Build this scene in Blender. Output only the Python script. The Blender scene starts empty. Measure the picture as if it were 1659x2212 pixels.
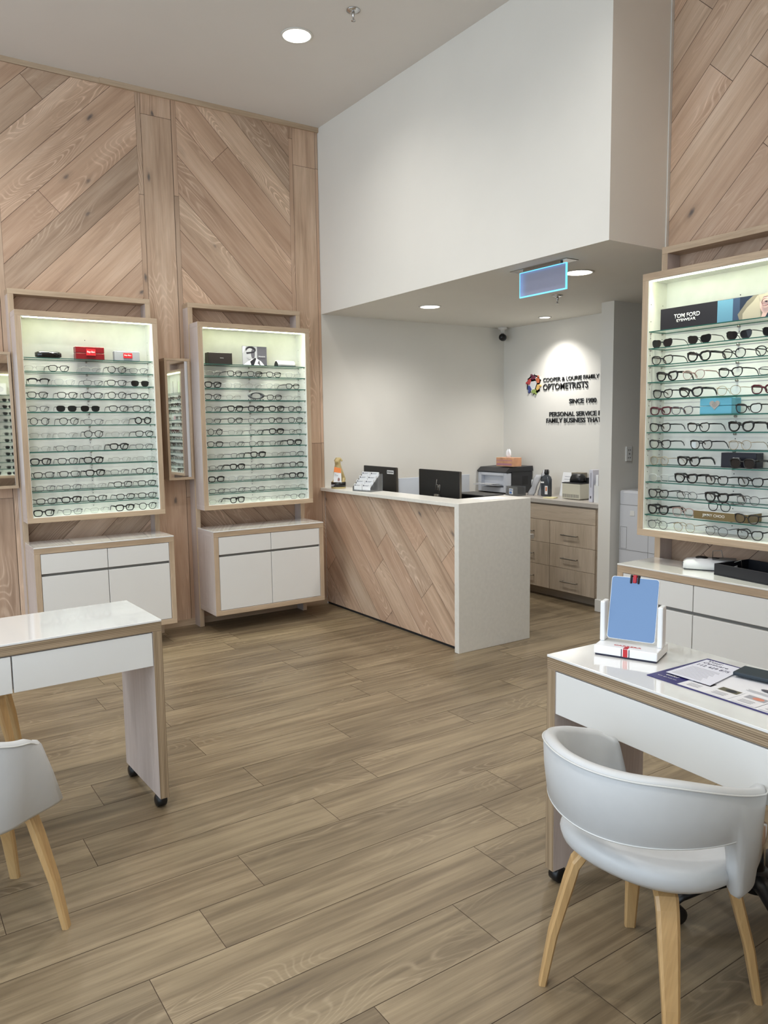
import bpy, bmesh, math, random
from mathutils import Vector, Matrix
from math import sin, cos, pi, radians
random.seed(7)
sc = bpy.context.scene
COL = sc.collection

# ------------------------------------------------------------------ camera
F_PX = 1666.17
cam_d = bpy.data.cameras.new('camera')
cam_d.sensor_fit = 'VERTICAL'
cam_d.sensor_height = 24.0
cam_d.lens = F_PX / 2212.0 * 24.0
cam_d.clip_start = 0.05
cam = bpy.data.objects.new('camera', cam_d)
COL.objects.link(cam)
CY, CP, CR = radians(56.04748), radians(-6.310622), radians(-0.77339304)
fw = Vector((cos(CY)*cos(CP), sin(CY)*cos(CP), sin(CP)))
rt = Vector((sin(CY), -cos(CY), 0.0))
up = rt.cross(fw)
rt2 = cos(CR)*rt + sin(CR)*up
up2 = -sin(CR)*rt + cos(CR)*up
cm = Matrix((rt2, up2, -fw)).transposed().to_4x4()
cm.translation = Vector((-3.21846, -5.66740, 1.5))
cam.matrix_world = cm
sc.camera = cam

# ------------------------------------------------------------------ world, exposure
w = bpy.data.worlds.new('world'); sc.world = w; w.use_nodes = True
w.node_tree.nodes['Background'].inputs[0].default_value = (0.74, 0.87, 1.0, 1)
w.node_tree.nodes['Background'].inputs[1].default_value = 1.8
sc.view_settings.view_transform = 'Standard'
sc.view_settings.look = 'None'
sc.view_settings.gamma = 1.0
sc.view_settings.exposure = 0.43
sc.view_settings.use_curve_mapping = False
sc.cycles.max_bounces = 8
sc.cycles.diffuse_bounces = 5
sc.cycles.transparent_max_bounces = 32
sc.cycles.sample_clamp_indirect = 6.0
sc.cycles.caustics_reflective = False
sc.cycles.caustics_refractive = False
DL_POWER = 70.0      # main downlights
DL_COL = (1.0, 0.975, 0.94)
LED_STRENGTH = 10.0
LED_WATTS = 1.5
LED_COL = (0.97, 1.0, 0.80)

# ------------------------------------------------------------------ materials
def lin(c):
    return tuple(((x/255.0)/12.92 if x/255.0 <= 0.04045 else ((x/255.0+0.055)/1.055)**2.4) for x in c)
MATS = {}
def mat(name, rgb, rough=0.5, metal=0.0, emit=0.0, spec=0.5, coat=0.0, vary=0.0, vscale=8.0):
    if name in MATS: return MATS[name]
    m = bpy.data.materials.new(name); m.use_nodes = True
    nt = m.node_tree; b = nt.nodes['Principled BSDF']
    c = lin(rgb)
    b.inputs['Base Color'].default_value = (*c, 1)
    b.inputs['Roughness'].default_value = rough
    b.inputs['Metallic'].default_value = metal
    b.inputs['Specular IOR Level'].default_value = spec
    b.inputs['Coat Weight'].default_value = coat
    b.inputs['Coat Roughness'].default_value = 0.08
    if emit:
        b.inputs['Emission Color'].default_value = (*c, 1)
        b.inputs['Emission Strength'].default_value = emit
    tc = nt.nodes.new('ShaderNodeTexCoord')
    nz = nt.nodes.new('ShaderNodeTexNoise'); nz.inputs['Scale'].default_value = vscale
    nz.inputs['Detail'].default_value = 4
    nt.links.new(tc.outputs['Object'], nz.inputs['Vector'])
    if vary > 0:
        cr = nt.nodes.new('ShaderNodeMapRange')
        cr.inputs['From Min'].default_value = 0.3; cr.inputs['From Max'].default_value = 0.7
        cr.inputs['To Min'].default_value = 1-vary; cr.inputs['To Max'].default_value = 1+vary*0.3
        nt.links.new(nz.outputs['Fac'], cr.inputs['Value'])
        mx = nt.nodes.new('ShaderNodeVectorMath'); mx.operation = 'SCALE'
        mx.inputs[0].default_value = c
        nt.links.new(cr.outputs[0], mx.inputs['Scale'])
        nt.links.new(mx.outputs[0], b.inputs['Base Color'])
    else:
        cr = nt.nodes.new('ShaderNodeMapRange')
        cr.inputs['To Min'].default_value = max(0, rough-0.03); cr.inputs['To Max'].default_value = min(1, rough+0.03)
        nt.links.new(nz.outputs['Fac'], cr.inputs['Value'])
        nt.links.new(cr.outputs[0], b.inputs['Roughness'])
    MATS[name] = m
    return m

class NT:
    """small helper for building node trees"""
    def __init__(s, m): s.t = m.node_tree
    def n(s, typ, **kw):
        nd = s.t.nodes.new(typ)
        for k, v in kw.items():
            if k.startswith('i_'):
                key = k[2:]
                nd.inputs[int(key) if key.isdigit() else key.replace('_', ' ')].default_value = v
            else: setattr(nd, k, v)
        return nd
    def l(s, a, b): s.t.links.new(a, b)
    def math(s, op, a, b=None, clamp=False):
        nd = s.t.nodes.new('ShaderNodeMath'); nd.operation = op; nd.use_clamp = clamp
        for i, v in enumerate((a, b)):
            if v is None: continue
            if isinstance(v, (int, float)): nd.inputs[i].default_value = v
            else: s.l(v, nd.inputs[i])
        return nd.outputs[0]
    def ramp(s, fac, stops):
        nd = s.t.nodes.new('ShaderNodeValToRGB'); cr = nd.color_ramp
        while len(cr.elements) < len(stops): cr.elements.new(0.5)
        for e, (p, c) in zip(cr.elements, stops):
            e.position = p; e.color = (*c, 1) if len(c) == 3 else c
        s.l(fac, nd.inputs[0]); return nd.outputs[0]
    def mix(s, fac, a, b, blend='MIX'):
        nd = s.t.nodes.new('ShaderNodeMix'); nd.data_type = 'RGBA'; nd.blend_type = blend
        if isinstance(fac, (int, float)): nd.inputs[0].default_value = fac
        else: s.l(fac, nd.inputs[0])
        for i, v in ((6, a), (7, b)):
            if isinstance(v, tuple): nd.inputs[i].default_value = (*v, 1)
            else: s.l(v, nd.inputs[i])
        return nd.outputs[2]

def wood(name, dark, mid, light, rough=0.5, ring=0.35, ringlight=True, knots=0.0, tint=0.25, stretch=1.0,
         fine=0.25, streak=0.5, ringfreq=26.0, coat=0.0, bump=0.15, pink=0.0):
    if name in MATS: return MATS[name]
    m = bpy.data.materials.new(name); m.use_nodes = True
    N = NT(m); b = m.node_tree.nodes['Principled BSDF']
    uv = N.n('ShaderNodeUVMap', uv_map='uv')
    at = N.n('ShaderNodeAttribute', attribute_name='tint')
    sep = N.n('ShaderNodeSeparateXYZ'); N.l(uv.outputs[0], sep.inputs[0])
    sa = N.n('ShaderNodeSeparateXYZ'); N.l(at.outputs['Vector'], sa.inputs[0])
    u = N.math('ADD', sep.outputs[0], N.math('MULTIPLY', sa.outputs[0], 37.0))
    v = N.math('ADD', sep.outputs[1], N.math('MULTIPLY', sa.outputs[1], 23.0))
    def vec(su, sv, off=0.0):
        c = N.n('ShaderNodeCombineXYZ')
        N.l(N.math('MULTIPLY', u, su*stretch), c.inputs[0]); N.l(N.math('MULTIPLY', v, sv), c.inputs[1])
        c.inputs[2].default_value = off
        return c.outputs[0]
    def noise(vv, scale=1.0, detail=3.0, dist=0.0, rough_=0.5):
        nz = N.n('ShaderNodeTexNoise'); nz.inputs['Scale'].default_value = scale
        nz.inputs['Detail'].default_value = detail; nz.inputs['Distortion'].default_value = dist
        nz.inputs['Roughness'].default_value = rough_
        N.l(vv, nz.inputs['Vector']); return nz.outputs['Fac']
    big = noise(vec(1.1, 7.0, 1.3), detail=2.5, dist=0.4)
    strk = noise(vec(2.2, 38.0, 4.1), detail=4.0, dist=0.3)
    fn = noise(vec(9.0, 260.0, 7.7), detail=2.0)
    base = N.ramp(N.math('ADD', N.math('MULTIPLY', big, 0.62), N.math('MULTIPLY', strk, 0.38*streak*2)),
                  [(0.30, dark), (0.5, mid), (0.72, light)])
    # cathedral rings: contour lines of a stretched noise
    cont = N.math('SINE', N.math('MULTIPLY', noise(vec(1.3, 6.0, 9.9), detail=1.2, dist=0.25), ringfreq*6.28))
    line = N.math('POWER', N.math('ADD', N.math('MULTIPLY', cont, 0.5), 0.5), 5.0)
    msk = N.ramp(noise(vec(0.9, 4.5, 15.2), detail=1.0), [(0.5, (0, 0, 0)), (0.62, (1, 1, 1))])
    lf = N.math('MULTIPLY', N.math('MULTIPLY', line, msk), ring)
    brk = noise(vec(14.0, 60.0, 2.2), detail=2.0)
    lf = N.math('MULTIPLY', lf, N.math('MULTIPLY', brk, 1.7), clamp=True)
    linecol = tuple(min(1.0, x*1.28+0.03) for x in light) if ringlight else tuple(x*0.62 for x in dark)
    col = N.mix(lf, base, linecol)
    fr = N.math('ADD', N.math('MULTIPLY', N.math('SUBTRACT', fn, 0.5), fine*1.6), 1.0)
    tv = N.math('ADD', N.math('MULTIPLY', N.math('SUBTRACT', sa.outputs[2], 0.5), tint), 1.0)
    k = N.math('MULTIPLY', fr, tv)
    sc1 = N.n('ShaderNodeVectorMath', operation='SCALE'); N.l(col, sc1.inputs[0]); N.l(k, sc1.inputs['Scale'])
    col = sc1.outputs[0]
    if pink > 0:
        col = N.mix(N.math('MULTIPLY', sa.outputs[0], pink), col, tuple(x*y for x, y in zip(mid, (1.12, 0.94, 0.88))))
    if knots > 0:
        vo = N.n('ShaderNodeTexVoronoi', feature='F1'); vo.inputs['Scale'].default_value = 1.0
        N.l(vec(2.6, 5.4, 3.0), vo.inputs['Vector'])
        wob = noise(vec(22.0, 40.0, 6.0), detail=2.0)
        dist = N.math('ADD', vo.outputs['Distance'], N.math('MULTIPLY', N.math('SUBTRACT', wob, 0.5), 0.10))
        vs = N.n('ShaderNodeSeparateColor'); N.l(vo.outputs['Color'], vs.inputs[0])
        on = N.ramp(vs.outputs[0], [(1-knots, (0, 0, 0)), (1-knots+0.02, (1, 1, 1))])
        halo = N.ramp(dist, [(0.0, (1, 1, 1)), (0.20, (0, 0, 0))])
        core = N.ramp(dist, [(0.0, (1, 1, 1)), (0.03, (0.9, 0.9, 0.9)), (0.085, (0, 0, 0))])
        col = N.mix(N.math('MULTIPLY', N.math('MULTIPLY', halo, on), 0.55), col, tuple(x*0.62 for x in mid))
        col = N.mix(N.math('MULTIPLY', N.math('MULTIPLY', core, on), 0.85), col, lin((84, 82, 84)))
    N.l(col, b.inputs['Base Color'])
    b.inputs['Roughness'].default_value = rough
    b.inputs['Coat Weight'].default_value = coat
    b.inputs['Coat Roughness'].default_value = 0.25
    bm_ = N.n('ShaderNodeBump'); bm_.inputs['Strength'].default_value = bump; bm_.inputs['Distance'].default_value = 0.002
    N.l(fn, bm_.inputs['Height']); N.l(bm_.outputs[0], b.inputs['Normal'])
    MATS[name] = m
    return m

def ply(name, dark, light, freq=0.006, rough=0.5):
    """edge of laminated board: thin layers running along the edge"""
    if name in MATS: return MATS[name]
    m = bpy.data.materials.new(name); m.use_nodes = True
    N = NT(m); b = m.node_tree.nodes['Principled BSDF']
    uv = N.n('ShaderNodeUVMap', uv_map='uv'); sep = N.n('ShaderNodeSeparateXYZ'); N.l(uv.outputs[0], sep.inputs[0])
    c = N.n('ShaderNodeCombineXYZ')
    N.l(N.math('MULTIPLY', sep.outputs[0], 1.5), c.inputs[0]); N.l(N.math('MULTIPLY', sep.outputs[1], 1.0/freq*0.5), c.inputs[1])
    nz = N.n('ShaderNodeTexNoise'); nz.inputs['Scale'].default_value = 1.0; nz.inputs['Detail'].default_value = 3
    N.l(c.outputs[0], nz.inputs['Vector'])
    wv = N.math('SINE', N.math('MULTIPLY', sep.outputs[1], 6.283/freq))
    f = N.math('ADD', N.math('MULTIPLY', nz.outputs['Fac'], 0.8), N.math('MULTIPLY', wv, 0.16))
    N.l(N.ramp(f, [(0.22, dark), (0.62, light)]), b.inputs['Base Color'])
    b.inputs['Roughness'].default_value = rough
    MATS[name] = m
    return m

def thin_glass(name, tint, refl=1.0, rough=0.0, body=None, bodyfac=0.0):
    """thin clear sheet: tinted see-through with a Fresnel reflection"""
    if name in MATS: return MATS[name]
    m = bpy.data.materials.new(name); m.use_nodes = True
    N = NT(m); t = m.node_tree
    t.nodes.remove(t.nodes['Principled BSDF'])
    out = [n for n in t.nodes if n.type == 'OUTPUT_MATERIAL'][0]
    tr = N.n('ShaderNodeBsdfTransparent'); tr.inputs[0].default_value = (*tint, 1)
    gl = N.n('ShaderNodeBsdfGlossy'); gl.inputs['Roughness'].default_value = rough
    fr = N.n('ShaderNodeFresnel'); fr.inputs[0].default_value = 1.45
    mx = N.n('ShaderNodeMixShader'); N.l(N.math('MULTIPLY', fr.outputs[0], refl, clamp=True), mx.inputs[0])
    src = tr.outputs[0]
    if body is not None:
        df = N.n('ShaderNodeBsdfDiffuse'); df.inputs[0].default_value = (*body, 1)
        m2 = N.n('ShaderNodeMixShader'); m2.inputs[0].default_value = bodyfac
        N.l(tr.outputs[0], m2.inputs[1]); N.l(df.outputs[0], m2.inputs[2]); src = m2.outputs[0]
    N.l(src, mx.inputs[1]); N.l(gl.outputs[0], mx.inputs[2]); N.l(mx.outputs[0], out.inputs[0])
    MATS[name] = m
    return m

M_PLANK = wood('limed_oak_boards', lin((150, 125, 103)), lin((189, 163, 139)), lin((212, 190, 168)), rough=0.55, ring=0.6,
               knots=0.75, tint=0.40, pink=0.4)
M_FLOOR = wood('oak_look_floor_planks', lin((84, 71, 54)), lin((113, 98, 76)), lin((143, 127, 101)), rough=0.42, ring=0.42,
               knots=0.0, tint=0.16, streak=0.75, ringfreq=30.0, fine=0.22, bump=0.08)
M_OAK = wood('oak_veneer', lin((158, 135, 110)), lin((186, 164, 138)), lin((200, 180, 156)), rough=0.5, ring=0.12, tint=0.06, fine=0.3, bump=0.05)
M_WASH = wood('whitewashed_oak_laminate', lin((188, 174, 166)), lin((203, 190, 183)), lin((214, 203, 197)), rough=0.45, ring=0.15, tint=0.05, fine=0.15, bump=0.03)
M_BENCH = wood('pale_grey_oak_laminate', lin((168, 152, 132)), lin((188, 172, 152)), lin((202, 187, 168)), rough=0.5, ring=0.1, tint=0.10, fine=0.3, bump=0.03)
M_LEG = wood('light_beech_bentwood', lin((168, 132, 84)), lin((190, 154, 104)), lin((204, 171, 122)), rough=0.4, ring=0.08, tint=0.1, fine=0.2, coat=0.3, bump=0.03)
M_PLY = ply('oak_ply_edge', lin((122, 103, 80)), lin((176, 155, 127)))
M_GAP = mat('dark_joint_backing', (84, 68, 55), 0.9)  # dark brown backing seen between boards, also behind the mirror glass
M_WALL = mat('warm_white_paint', (226, 223, 215), 0.75, vary=0.02, vscale=3)
M_CEIL = mat('ceiling_paint', (222, 218, 213), 0.85, vary=0.015, vscale=3)
M_WHITE = mat('white_lacquer', (224, 224, 221), 0.3, vary=0.01)
M_TOP = mat('white_back_painted_glass', (232, 232, 230), 0.03, spec=0.7, coat=1.0)
M_STONE = mat('off_white_stone', (228, 226, 218), 0.28, vary=0.05, vscale=40)
M_GREYST = mat('grey_benchtop', (178, 172, 164), 0.35, vary=0.05, vscale=60)
M_SKIRT = mat('white_skirting_paint', (216, 214, 208), 0.45)
M_LINER = mat('case_lining_white', (242, 243, 236), 0.45, vary=0.08, vscale=9)
M_LED = mat('led_strip_light', (246, 252, 205), 0.5, emit=LED_STRENGTH)
M_MIRROR = mat('mirror_silvering', (238, 240, 240), 0.01, metal=1.0)
M_CHROME = mat('chrome', (205, 205, 205), 0.15, metal=1.0)
M_STEEL = mat('brushed_steel', (170, 165, 158), 0.35, metal=1.0)
M_BLACKP = mat('black_plastic', (15, 16, 18), 0.4)
M_BLACKM = mat('black_matt', (30, 31, 33), 0.6)
M_LEATHER = mat('white_leatherette', (194, 196, 197), 0.38, vary=0.02, vscale=30)
M_PIPE = mat('leatherette_piping', (205, 206, 204), 0.4)
M_GREYGAP = mat('grey_recess_channel', (128, 126, 122), 0.5)
M_SHELF = thin_glass('shelf_glass', (0.992, 0.999, 0.997), refl=0.2)
M_SHEDGE = mat('green_glass_edge', (44, 104, 92), 0.15)
M_LENS = thin_glass('clear_demo_lens', (0.975, 0.98, 0.98), refl=0.6)
M_ACRYL = thin_glass('clear_acrylic', (0.965, 0.975, 0.98), refl=0.9, body=(0.8, 0.82, 0.85), bodyfac=0.12)
M_SUNLENS = mat('dark_sun_lens', (26, 28, 30), 0.12)
M_PAPER = mat('white_paper', (232, 233, 234), 0.6)

# ------------------------------------------------------------------ mesh helpers
def newbm():
    bm = bmesh.new(); bm.loops.layers.uv.new('uv'); bm.loops.layers.float_vector.new('tint') if hasattr(bm.loops.layers, 'float_vector') else None
    return bm

def autouv(bm, faces=None, grain=None, t=None):
    """u runs along the grain (longest axis of the piece), v across, both in metres"""
    uvl = bm.loops.layers.uv['uv']
    fs = list(faces) if faces is not None else list(bm.faces)
    if not fs: return
    vs = {v for f in fs for v in f.verts}
    if grain is None:
        ext = [max(v.co[i] for v in vs) - min(v.co[i] for v in vs) for i in range(3)]
        grain = ext.index(max(ext))
    for f in fs:
        n = f.normal if f.normal.length > 0 else Vector((0, 0, 1))
        ax = max(range(3), key=lambda i: abs(n[i]))
        others = [i for i in range(3) if i != ax]
        if grain in others: ua = grain; va = [i for i in others if i != grain][0]
        else: ua, va = others
        for l in f.loops: l[uvl].uv = (l.vert.co[ua], l.vert.co[va])

def box(bm, x0, x1, y0, y1, z0, z1, bev=0.0, mi=0, grain=None, seg=1):
    before = set(bm.faces) if bev > 0 else None
    vs = [bm.verts.new((x, y, z)) for x in (x0, x1) for y in (y0, y1) for z in (z0, z1)]
    q = [(0, 1, 3, 2), (4, 6, 7, 5), (0, 4, 5, 1), (2, 3, 7, 6), (0, 2, 6, 4), (1, 5, 7, 3)]
    fs = [bm.faces.new([vs[i] for i in f]) for f in q]
    for f in fs: f.material_index = mi
    if bev > 0:
        es = {e for f in fs for e in f.edges}
        r = bmesh.ops.bevel(bm, geom=list(es), offset=bev, segments=seg, profile=0.5, affect='EDGES')
        fs = [f for f in bm.faces if f not in before]
        for f in fs: f.material_index = mi
    for f in fs: f.normal_update()
    autouv(bm, fs, grain)
    return fs

def loft(bm, loops, closed=True, cap=True, mi=0, ring=False):
    rows = [[bm.verts.new(p) for p in lp] for lp in loops]
    n = len(rows[0]); fs = []
    cnt = len(rows) if ring else len(rows)-1
    for i in range(cnt):
        a, b_ = rows[i], rows[(i+1) % len(rows)]
        for j in range(n if closed else n-1):
            k = (j+1) % n
            try: fs.append(bm.faces.new((a[j], a[k], b_[k], b_[j])))
            except ValueError: pass
    if cap and not ring and closed:
        fs.append(bm.faces.new(list(reversed(rows[0])))); fs.append(bm.faces.new(rows[-1]))
    for f in fs: f.material_index = mi; f.smooth = True; f.normal_update()
    autouv(bm, fs)
    return fs

def tube(bm, pts, r, seg=8, mi=0, ring=False, flat=None):
    """tube along points; r scalar or list; flat=(a,b) scales of the section along (side, up)"""
    pts = [Vector(p) for p in pts]; n = len(pts)
    rs = r if isinstance(r, (list, tuple)) else [r]*n
    loops = []; prev = None
    for i, p in enumerate(pts):
        if ring: d = pts[(i+1) % n]-pts[i-1]
        else: d = (pts[min(i+1, n-1)]-pts[max(i-1, 0)])
        d.normalize()
        if prev is None:
            a = Vector((0, 0, 1)) if abs(d.z) < 0.9 else Vector((0, 1, 0))
            s = d.cross(a).normalized()
        else:
            s = (prev - d*prev.dot(d)).normalized()
        prev = s; u = s.cross(d).normalized()
        fa, fb = flat if flat else (1, 1)
        loops.append([p + s*cos(2*pi*k/seg)*rs[i]*fa + u*sin(2*pi*k/seg)*rs[i]*fb for k in range(seg)])
    return loft(bm, loops, mi=mi, ring=ring)

def lathe(bm, prof, seg=24, mi=0, c=(0, 0, 0), axis='z'):
    loops = []
    for r, h in prof:
        lp = []
        for k in range(seg):
            a = 2*pi*k/seg
            if axis == 'z': p = (c[0]+r*cos(a), c[1]+r*sin(a), c[2]+h)
            elif axis == 'y': p = (c[0]+r*cos(a), c[1]+h, c[2]+r*sin(a))
            else: p = (c[0]+h, c[1]+r*cos(a), c[2]+r*sin(a))
            lp.append(p)
        loops.append(lp)
    return loft(bm, loops, mi=mi)

def poly(bm, pts, d=(0, 0, 0), mi=0):
    """flat polygon, with thickness if d is given"""
    pts = [Vector(p) for p in pts]; d = Vector(d)
    a = [bm.verts.new(p) for p in pts]
    fs = [bm.faces.new(a)]
    if d.length > 0:
        b_ = [bm.verts.new(p+d) for p in pts]
        fs.append(bm.faces.new(list(reversed(b_))))
        n = len(a)
        for i in range(n):
            fs.append(bm.faces.new((a[i], b_[i], b_[(i+1) % n], a[(i+1) % n])))
    for f in fs: f.material_index = mi; f.normal_update()
    autouv(bm, fs)
    return fs

def obj(name, bm, mats, parent=None, label=None, smooth=False, loc=None, recalc=True):
    if recalc: bmesh.ops.recalc_face_normals(bm, faces=bm.faces[:])
    me = bpy.data.meshes.new(name)
    bm.to_mesh(me); bm.free()
    for m in (mats if isinstance(mats, (list, tuple)) else [mats]): me.materials.append(m)
    if smooth:
        for p in me.polygons: p.use_smooth = True
    o = bpy.data.objects.new(name, me); COL.objects.link(o)
    if parent: o.parent = parent
    if label: o['label'] = label
    if loc: o.location = loc
    return o
def empty(name, loc=(0, 0, 0), rz=0.0):
    o = bpy.data.objects.new(name, None); o.empty_display_size = 0.1
    COL.objects.link(o); o.location = loc; o.rotation_euler = (0, 0, rz); return o
def tag(o, label, cat, group=None):
    o['label'] = label; o['category'] = cat
    if group: o['group'] = group
    return o
def struct(o):
    o['kind'] = 'structure'; return o
def copy_tree(o, parent=None):
    c = o.copy(); COL.objects.link(c)
    if parent: c.parent = parent
    for ch in list(o.children): copy_tree(ch, c)
    return c

def settint(bm, f, t):
    lay = bm.loops.layers.float_vector.get('tint') if hasattr(bm.loops.layers, 'float_vector') else None
    if lay is None: return
    for l in f.loops: l[lay] = t

def clip_rect(pl, x0, x1, y0, y1):
    def cl(pl, inside, inter):
        out = []
        for i in range(len(pl)):
            a, b_ = pl[i-1], pl[i]
            ia, ib = inside(a), inside(b_)
            if ib:
                if not ia: out.append(inter(a, b_))
                out.append(b_)
            elif ia: out.append(inter(a, b_))
        return out
    def ix(v): return lambda a, b_: (v, a[1]+(b_[1]-a[1])*(v-a[0])/(b_[0]-a[0]))
    def iy(v): return lambda a, b_: (a[0]+(b_[0]-a[0])*(v-a[1])/(b_[1]-a[1]), v)
    for ins, it in ((lambda p: p[0] >= x0, ix(x0)), (lambda p: p[0] <= x1, ix(x1)), (lambda p: p[1] >= y0, iy(y0)), (lambda p: p[1] <= y1, iy(y1))):
        if not pl: return []
        pl = cl(pl, ins, it)
    return pl

def planks(bm, frame, region, ang, width, off, seglen, joints=None, gap=0.0035, rnd=None, mi=0, depth=None):
    """boards at angle ang filling region (a0,a1,b0,b1) of a plane; frame maps (a,b)->3D. off: phase across"""
    rnd = rnd or random
    a0, a1, b0, b1 = region
    ca, sa = cos(ang), sin(ang)
    uvl = bm.loops.layers.uv['uv']
    cs = [(-sa*x+ca*y) for x in (a0, a1) for y in (b0, b1)]
    us = [(ca*x+sa*y) for x in (a0, a1) for y in (b0, b1)]
    k0 = int(math.floor((min(cs)-off)/width)); k1 = int(math.ceil((max(cs)-off)/width))
    for k in range(k0, k1):
        v0 = off+k*width; v1 = v0+width
        if joints and k in joints: base = joints[k]
        else: base = rnd.uniform(0, seglen)
        s = base - math.ceil((base-min(us))/seglen)*seglen
        while s < max(us):
            e = s+seglen
            g = gap/2
            r = [(s+g, v0+g), (e-g, v0+g), (e-g, v1-g), (s+g, v1-g)]
            pl = clip_rect([(ca*u-sa*v, sa*u+ca*v) for u, v in r], a0, a1, b0, b1)
            t = (rnd.random(), rnd.random(), rnd.random())
            s = e
            if len(pl) < 3: continue
            P_ = [frame(*p) for p in pl]
            vs = [bm.verts.new(p) for p in P_]
            try: f = bm.faces.new(vs)
            except ValueError: continue
            f.material_index = mi
            for l, p in zip(f.loops, pl):
                l[uvl].uv = (ca*p[0]+sa*p[1], -sa*p[0]+ca*p[1])
            settint(bm, f, t)

FONT_CACHE = {}
def textbm(s, width, height, depth=0.002, bold=0.0, align='L'):
    """text mesh lying in XZ facing -Y, left-bottom at origin, scaled to width x height"""
    key = (s, round(bold, 4))
    cu = bpy.data.curves.new('txt', 'FONT'); cu.body = s; cu.size = 1.0; cu.offset = bold
    cu.resolution_u = 3
    o = bpy.data.objects.new('txt', cu); COL.objects.link(o)
    bpy.context.view_layer.update()
    dg = bpy.context.evaluated_depsgraph_get()
    me = bpy.data.meshes.new_from_object(o.evaluated_get(dg))
    bpy.data.objects.remove(o); bpy.data.curves.remove(cu)
    bm = newbm(); bm.from_mesh(me); bpy.data.meshes.remove(me)
    xs = [v.co.x for v in bm.verts]; ys = [v.co.y for v in bm.verts]
    x0, x1, y0, y1 = min(xs), max(xs), min(ys), max(ys)
    sx = width/(x1-x0); sz = height/(y1-y0)
    for v in bm.verts:
        v.co = Vector(((v.co.x-x0)*sx, 0, (v.co.y-y0)*sz))
    if depth > 0:
        r = bmesh.ops.extrude_face_region(bm, geom=bm.faces[:])
        bmesh.ops.translate(bm, vec=(0, -depth, 0), verts=[g for g in r['geom'] if isinstance(g, bmesh.types.BMVert)])
    return bm
def text(name, s, m, parent, loc, width, height, depth=0.0015, bold=0.0, rot=(0, 0, 0), label=None):
    o = obj(name, textbm(s, width, height, depth, bold), m, parent, label=label)
    o.location = loc; o.rotation_euler = rot
    return o

# ================================================================== SETTING
HC = 3.886; HS = 2.427            # main ceiling, lowered soffit
XR = 0.47                         # right timber wall plane
YF = -5.82                        # wall behind the camera
# floor: individual planks laid along x
bm = newbm()
box(bm, -6.3, 5.0, -8.0, 0.2, -0.05, -0.0012, mi=1)
fj = {}
def fk(y): return int(math.floor((y+3.887)/0.2185+1e-6))
for y, x in ((-4.0, -1.78), (-3.78, -1.505), (-3.56, -2.445), (-3.34, -2.222), (-3.12, -1.80), (-2.9, -1.48), (-2.46, -1.349), (-4.2, -2.219),
             (-2.68, -0.75), (-2.25, -2.0), (-2.03, -0.95)): fj[fk(y)] = x
planks(bm, lambda a, b_: (a, b_, 0.0), (-6.3, 5.0, -8.0, 0.0), 0.0, 0.2185, -3.887, 1.165, joints=fj, gap=0.0022, rnd=random.Random(5))
struct(obj('floor', bm, [M_FLOOR, M_GAP], recalc=False))

# main ceiling
bm = newbm(); box(bm, -6.3, 0.05, -8.0, 0.2, HC, HC+0.15)
box(bm, 0.05, 0.62, -8.0, -2.9, HC, HC+0.15)
struct(obj('ceiling', bm, M_CEIL))
# bulkhead with lowered soffit over reception
bm = newbm()
box(bm, 0.0, 5.0, -2.965, 0.2, HS, HC+0.1)
struct(obj('ceiling_bulkhead', bm, M_WALL))
bm = newbm(); box(bm, XR+0.12, 5.0, -9.5, -2.9655, HS+0.0, HS+0.1); box(bm, XR-0.018, XR+0.0015, -2.972, -2.965, HS-0.01, HC)
struct(obj('trim_1', bm, M_SKIRT))
# left wall (timber part x<0, painted part x>0)
bm = newbm(); box(bm, -6.3, -0.0005, 0.003, 0.2, 0, HC, mi=1)
fr = lambda a, b_: (a, 0.0, b_)
rr = random.Random(11)
def vboard(x0, x1, z0=0.0, z1=HC-0.035):
    planks(bm, fr, (x0, x1, z0, z1), pi/2, (x1-x0), -x1, 2.2, joints={0: rr.uniform(0.8, 1.6), -1: 0.9}, gap=0.0026, rnd=rr)
W45 = 0.262/math.sqrt(2)
for i in range(-2, 2):
    xc = -0.7165 + 1.195*(i-1)             # unit centre (i=1 nearest the corner)
    x0, x1 = xc-0.452, xc+0.452
    par = (i % 2 == 1)
    if par:   # descending to the right: line z = 3.733 - (x+1.164)
        ang = -pi/4; off = cos(ang)*3.733 - sin(ang)*(x0-0.0)
        off = -sin(ang)*(-1.164)+cos(ang)*3.733
    else:     # rising to the right through (-1.457, 2.97)
        ang = pi/4; off = -sin(ang)*(-1.457)+cos(ang)*2.97
    j = {}
    planks(bm, fr, (x0, x1, 0, HC-0.035), ang, W45, off % W45, 2.7, joints=j, gap=0.0026, rnd=rr)
    vboard(x0-0.036, x0); vboard(x1, x1+0.036)
    if i < 1: vboard(x1+0.036, x1+0.254)
vboard(-0.2285, -0.028); vboard(-0.028, -0.001)
box(bm, -6.3, -1.698, -0.008, 0.0, HC-0.034, HC, mi=2)
box(bm, -1.698, -0.001, -0.02, 0.0, HC-0.036, HC, mi=2)
for s in (-0.0015,):
    box(bm, -6.3, -0.001, s, 0.0001, 0, 0.05, mi=2)
struct(obj('wall_left', bm, [M_PLANK, M_GAP, M_OAK], recalc=False))
for f in bpy.data.objects['wall_left'].data.polygons:
    pass
me = bpy.data.objects['wall_left'].data
bm = newbm(); box(bm, -0.0005, 5.0, 0.0, 0.2, 0, HS+0.05)
struct(obj('wall_reception_side', bm, M_WALL))
bm = newbm(); box(bm, 2.03, 2.2, -1.6, 0.0, 0, HS+0.05)
struct(obj('wall_back', bm, M_WALL))
bm = newbm(); box(bm, 1.59, 5.0, -1.69, -1.57, 0, HS+0.05)
struct(obj('wall_stub', bm, M_WALL))
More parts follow.
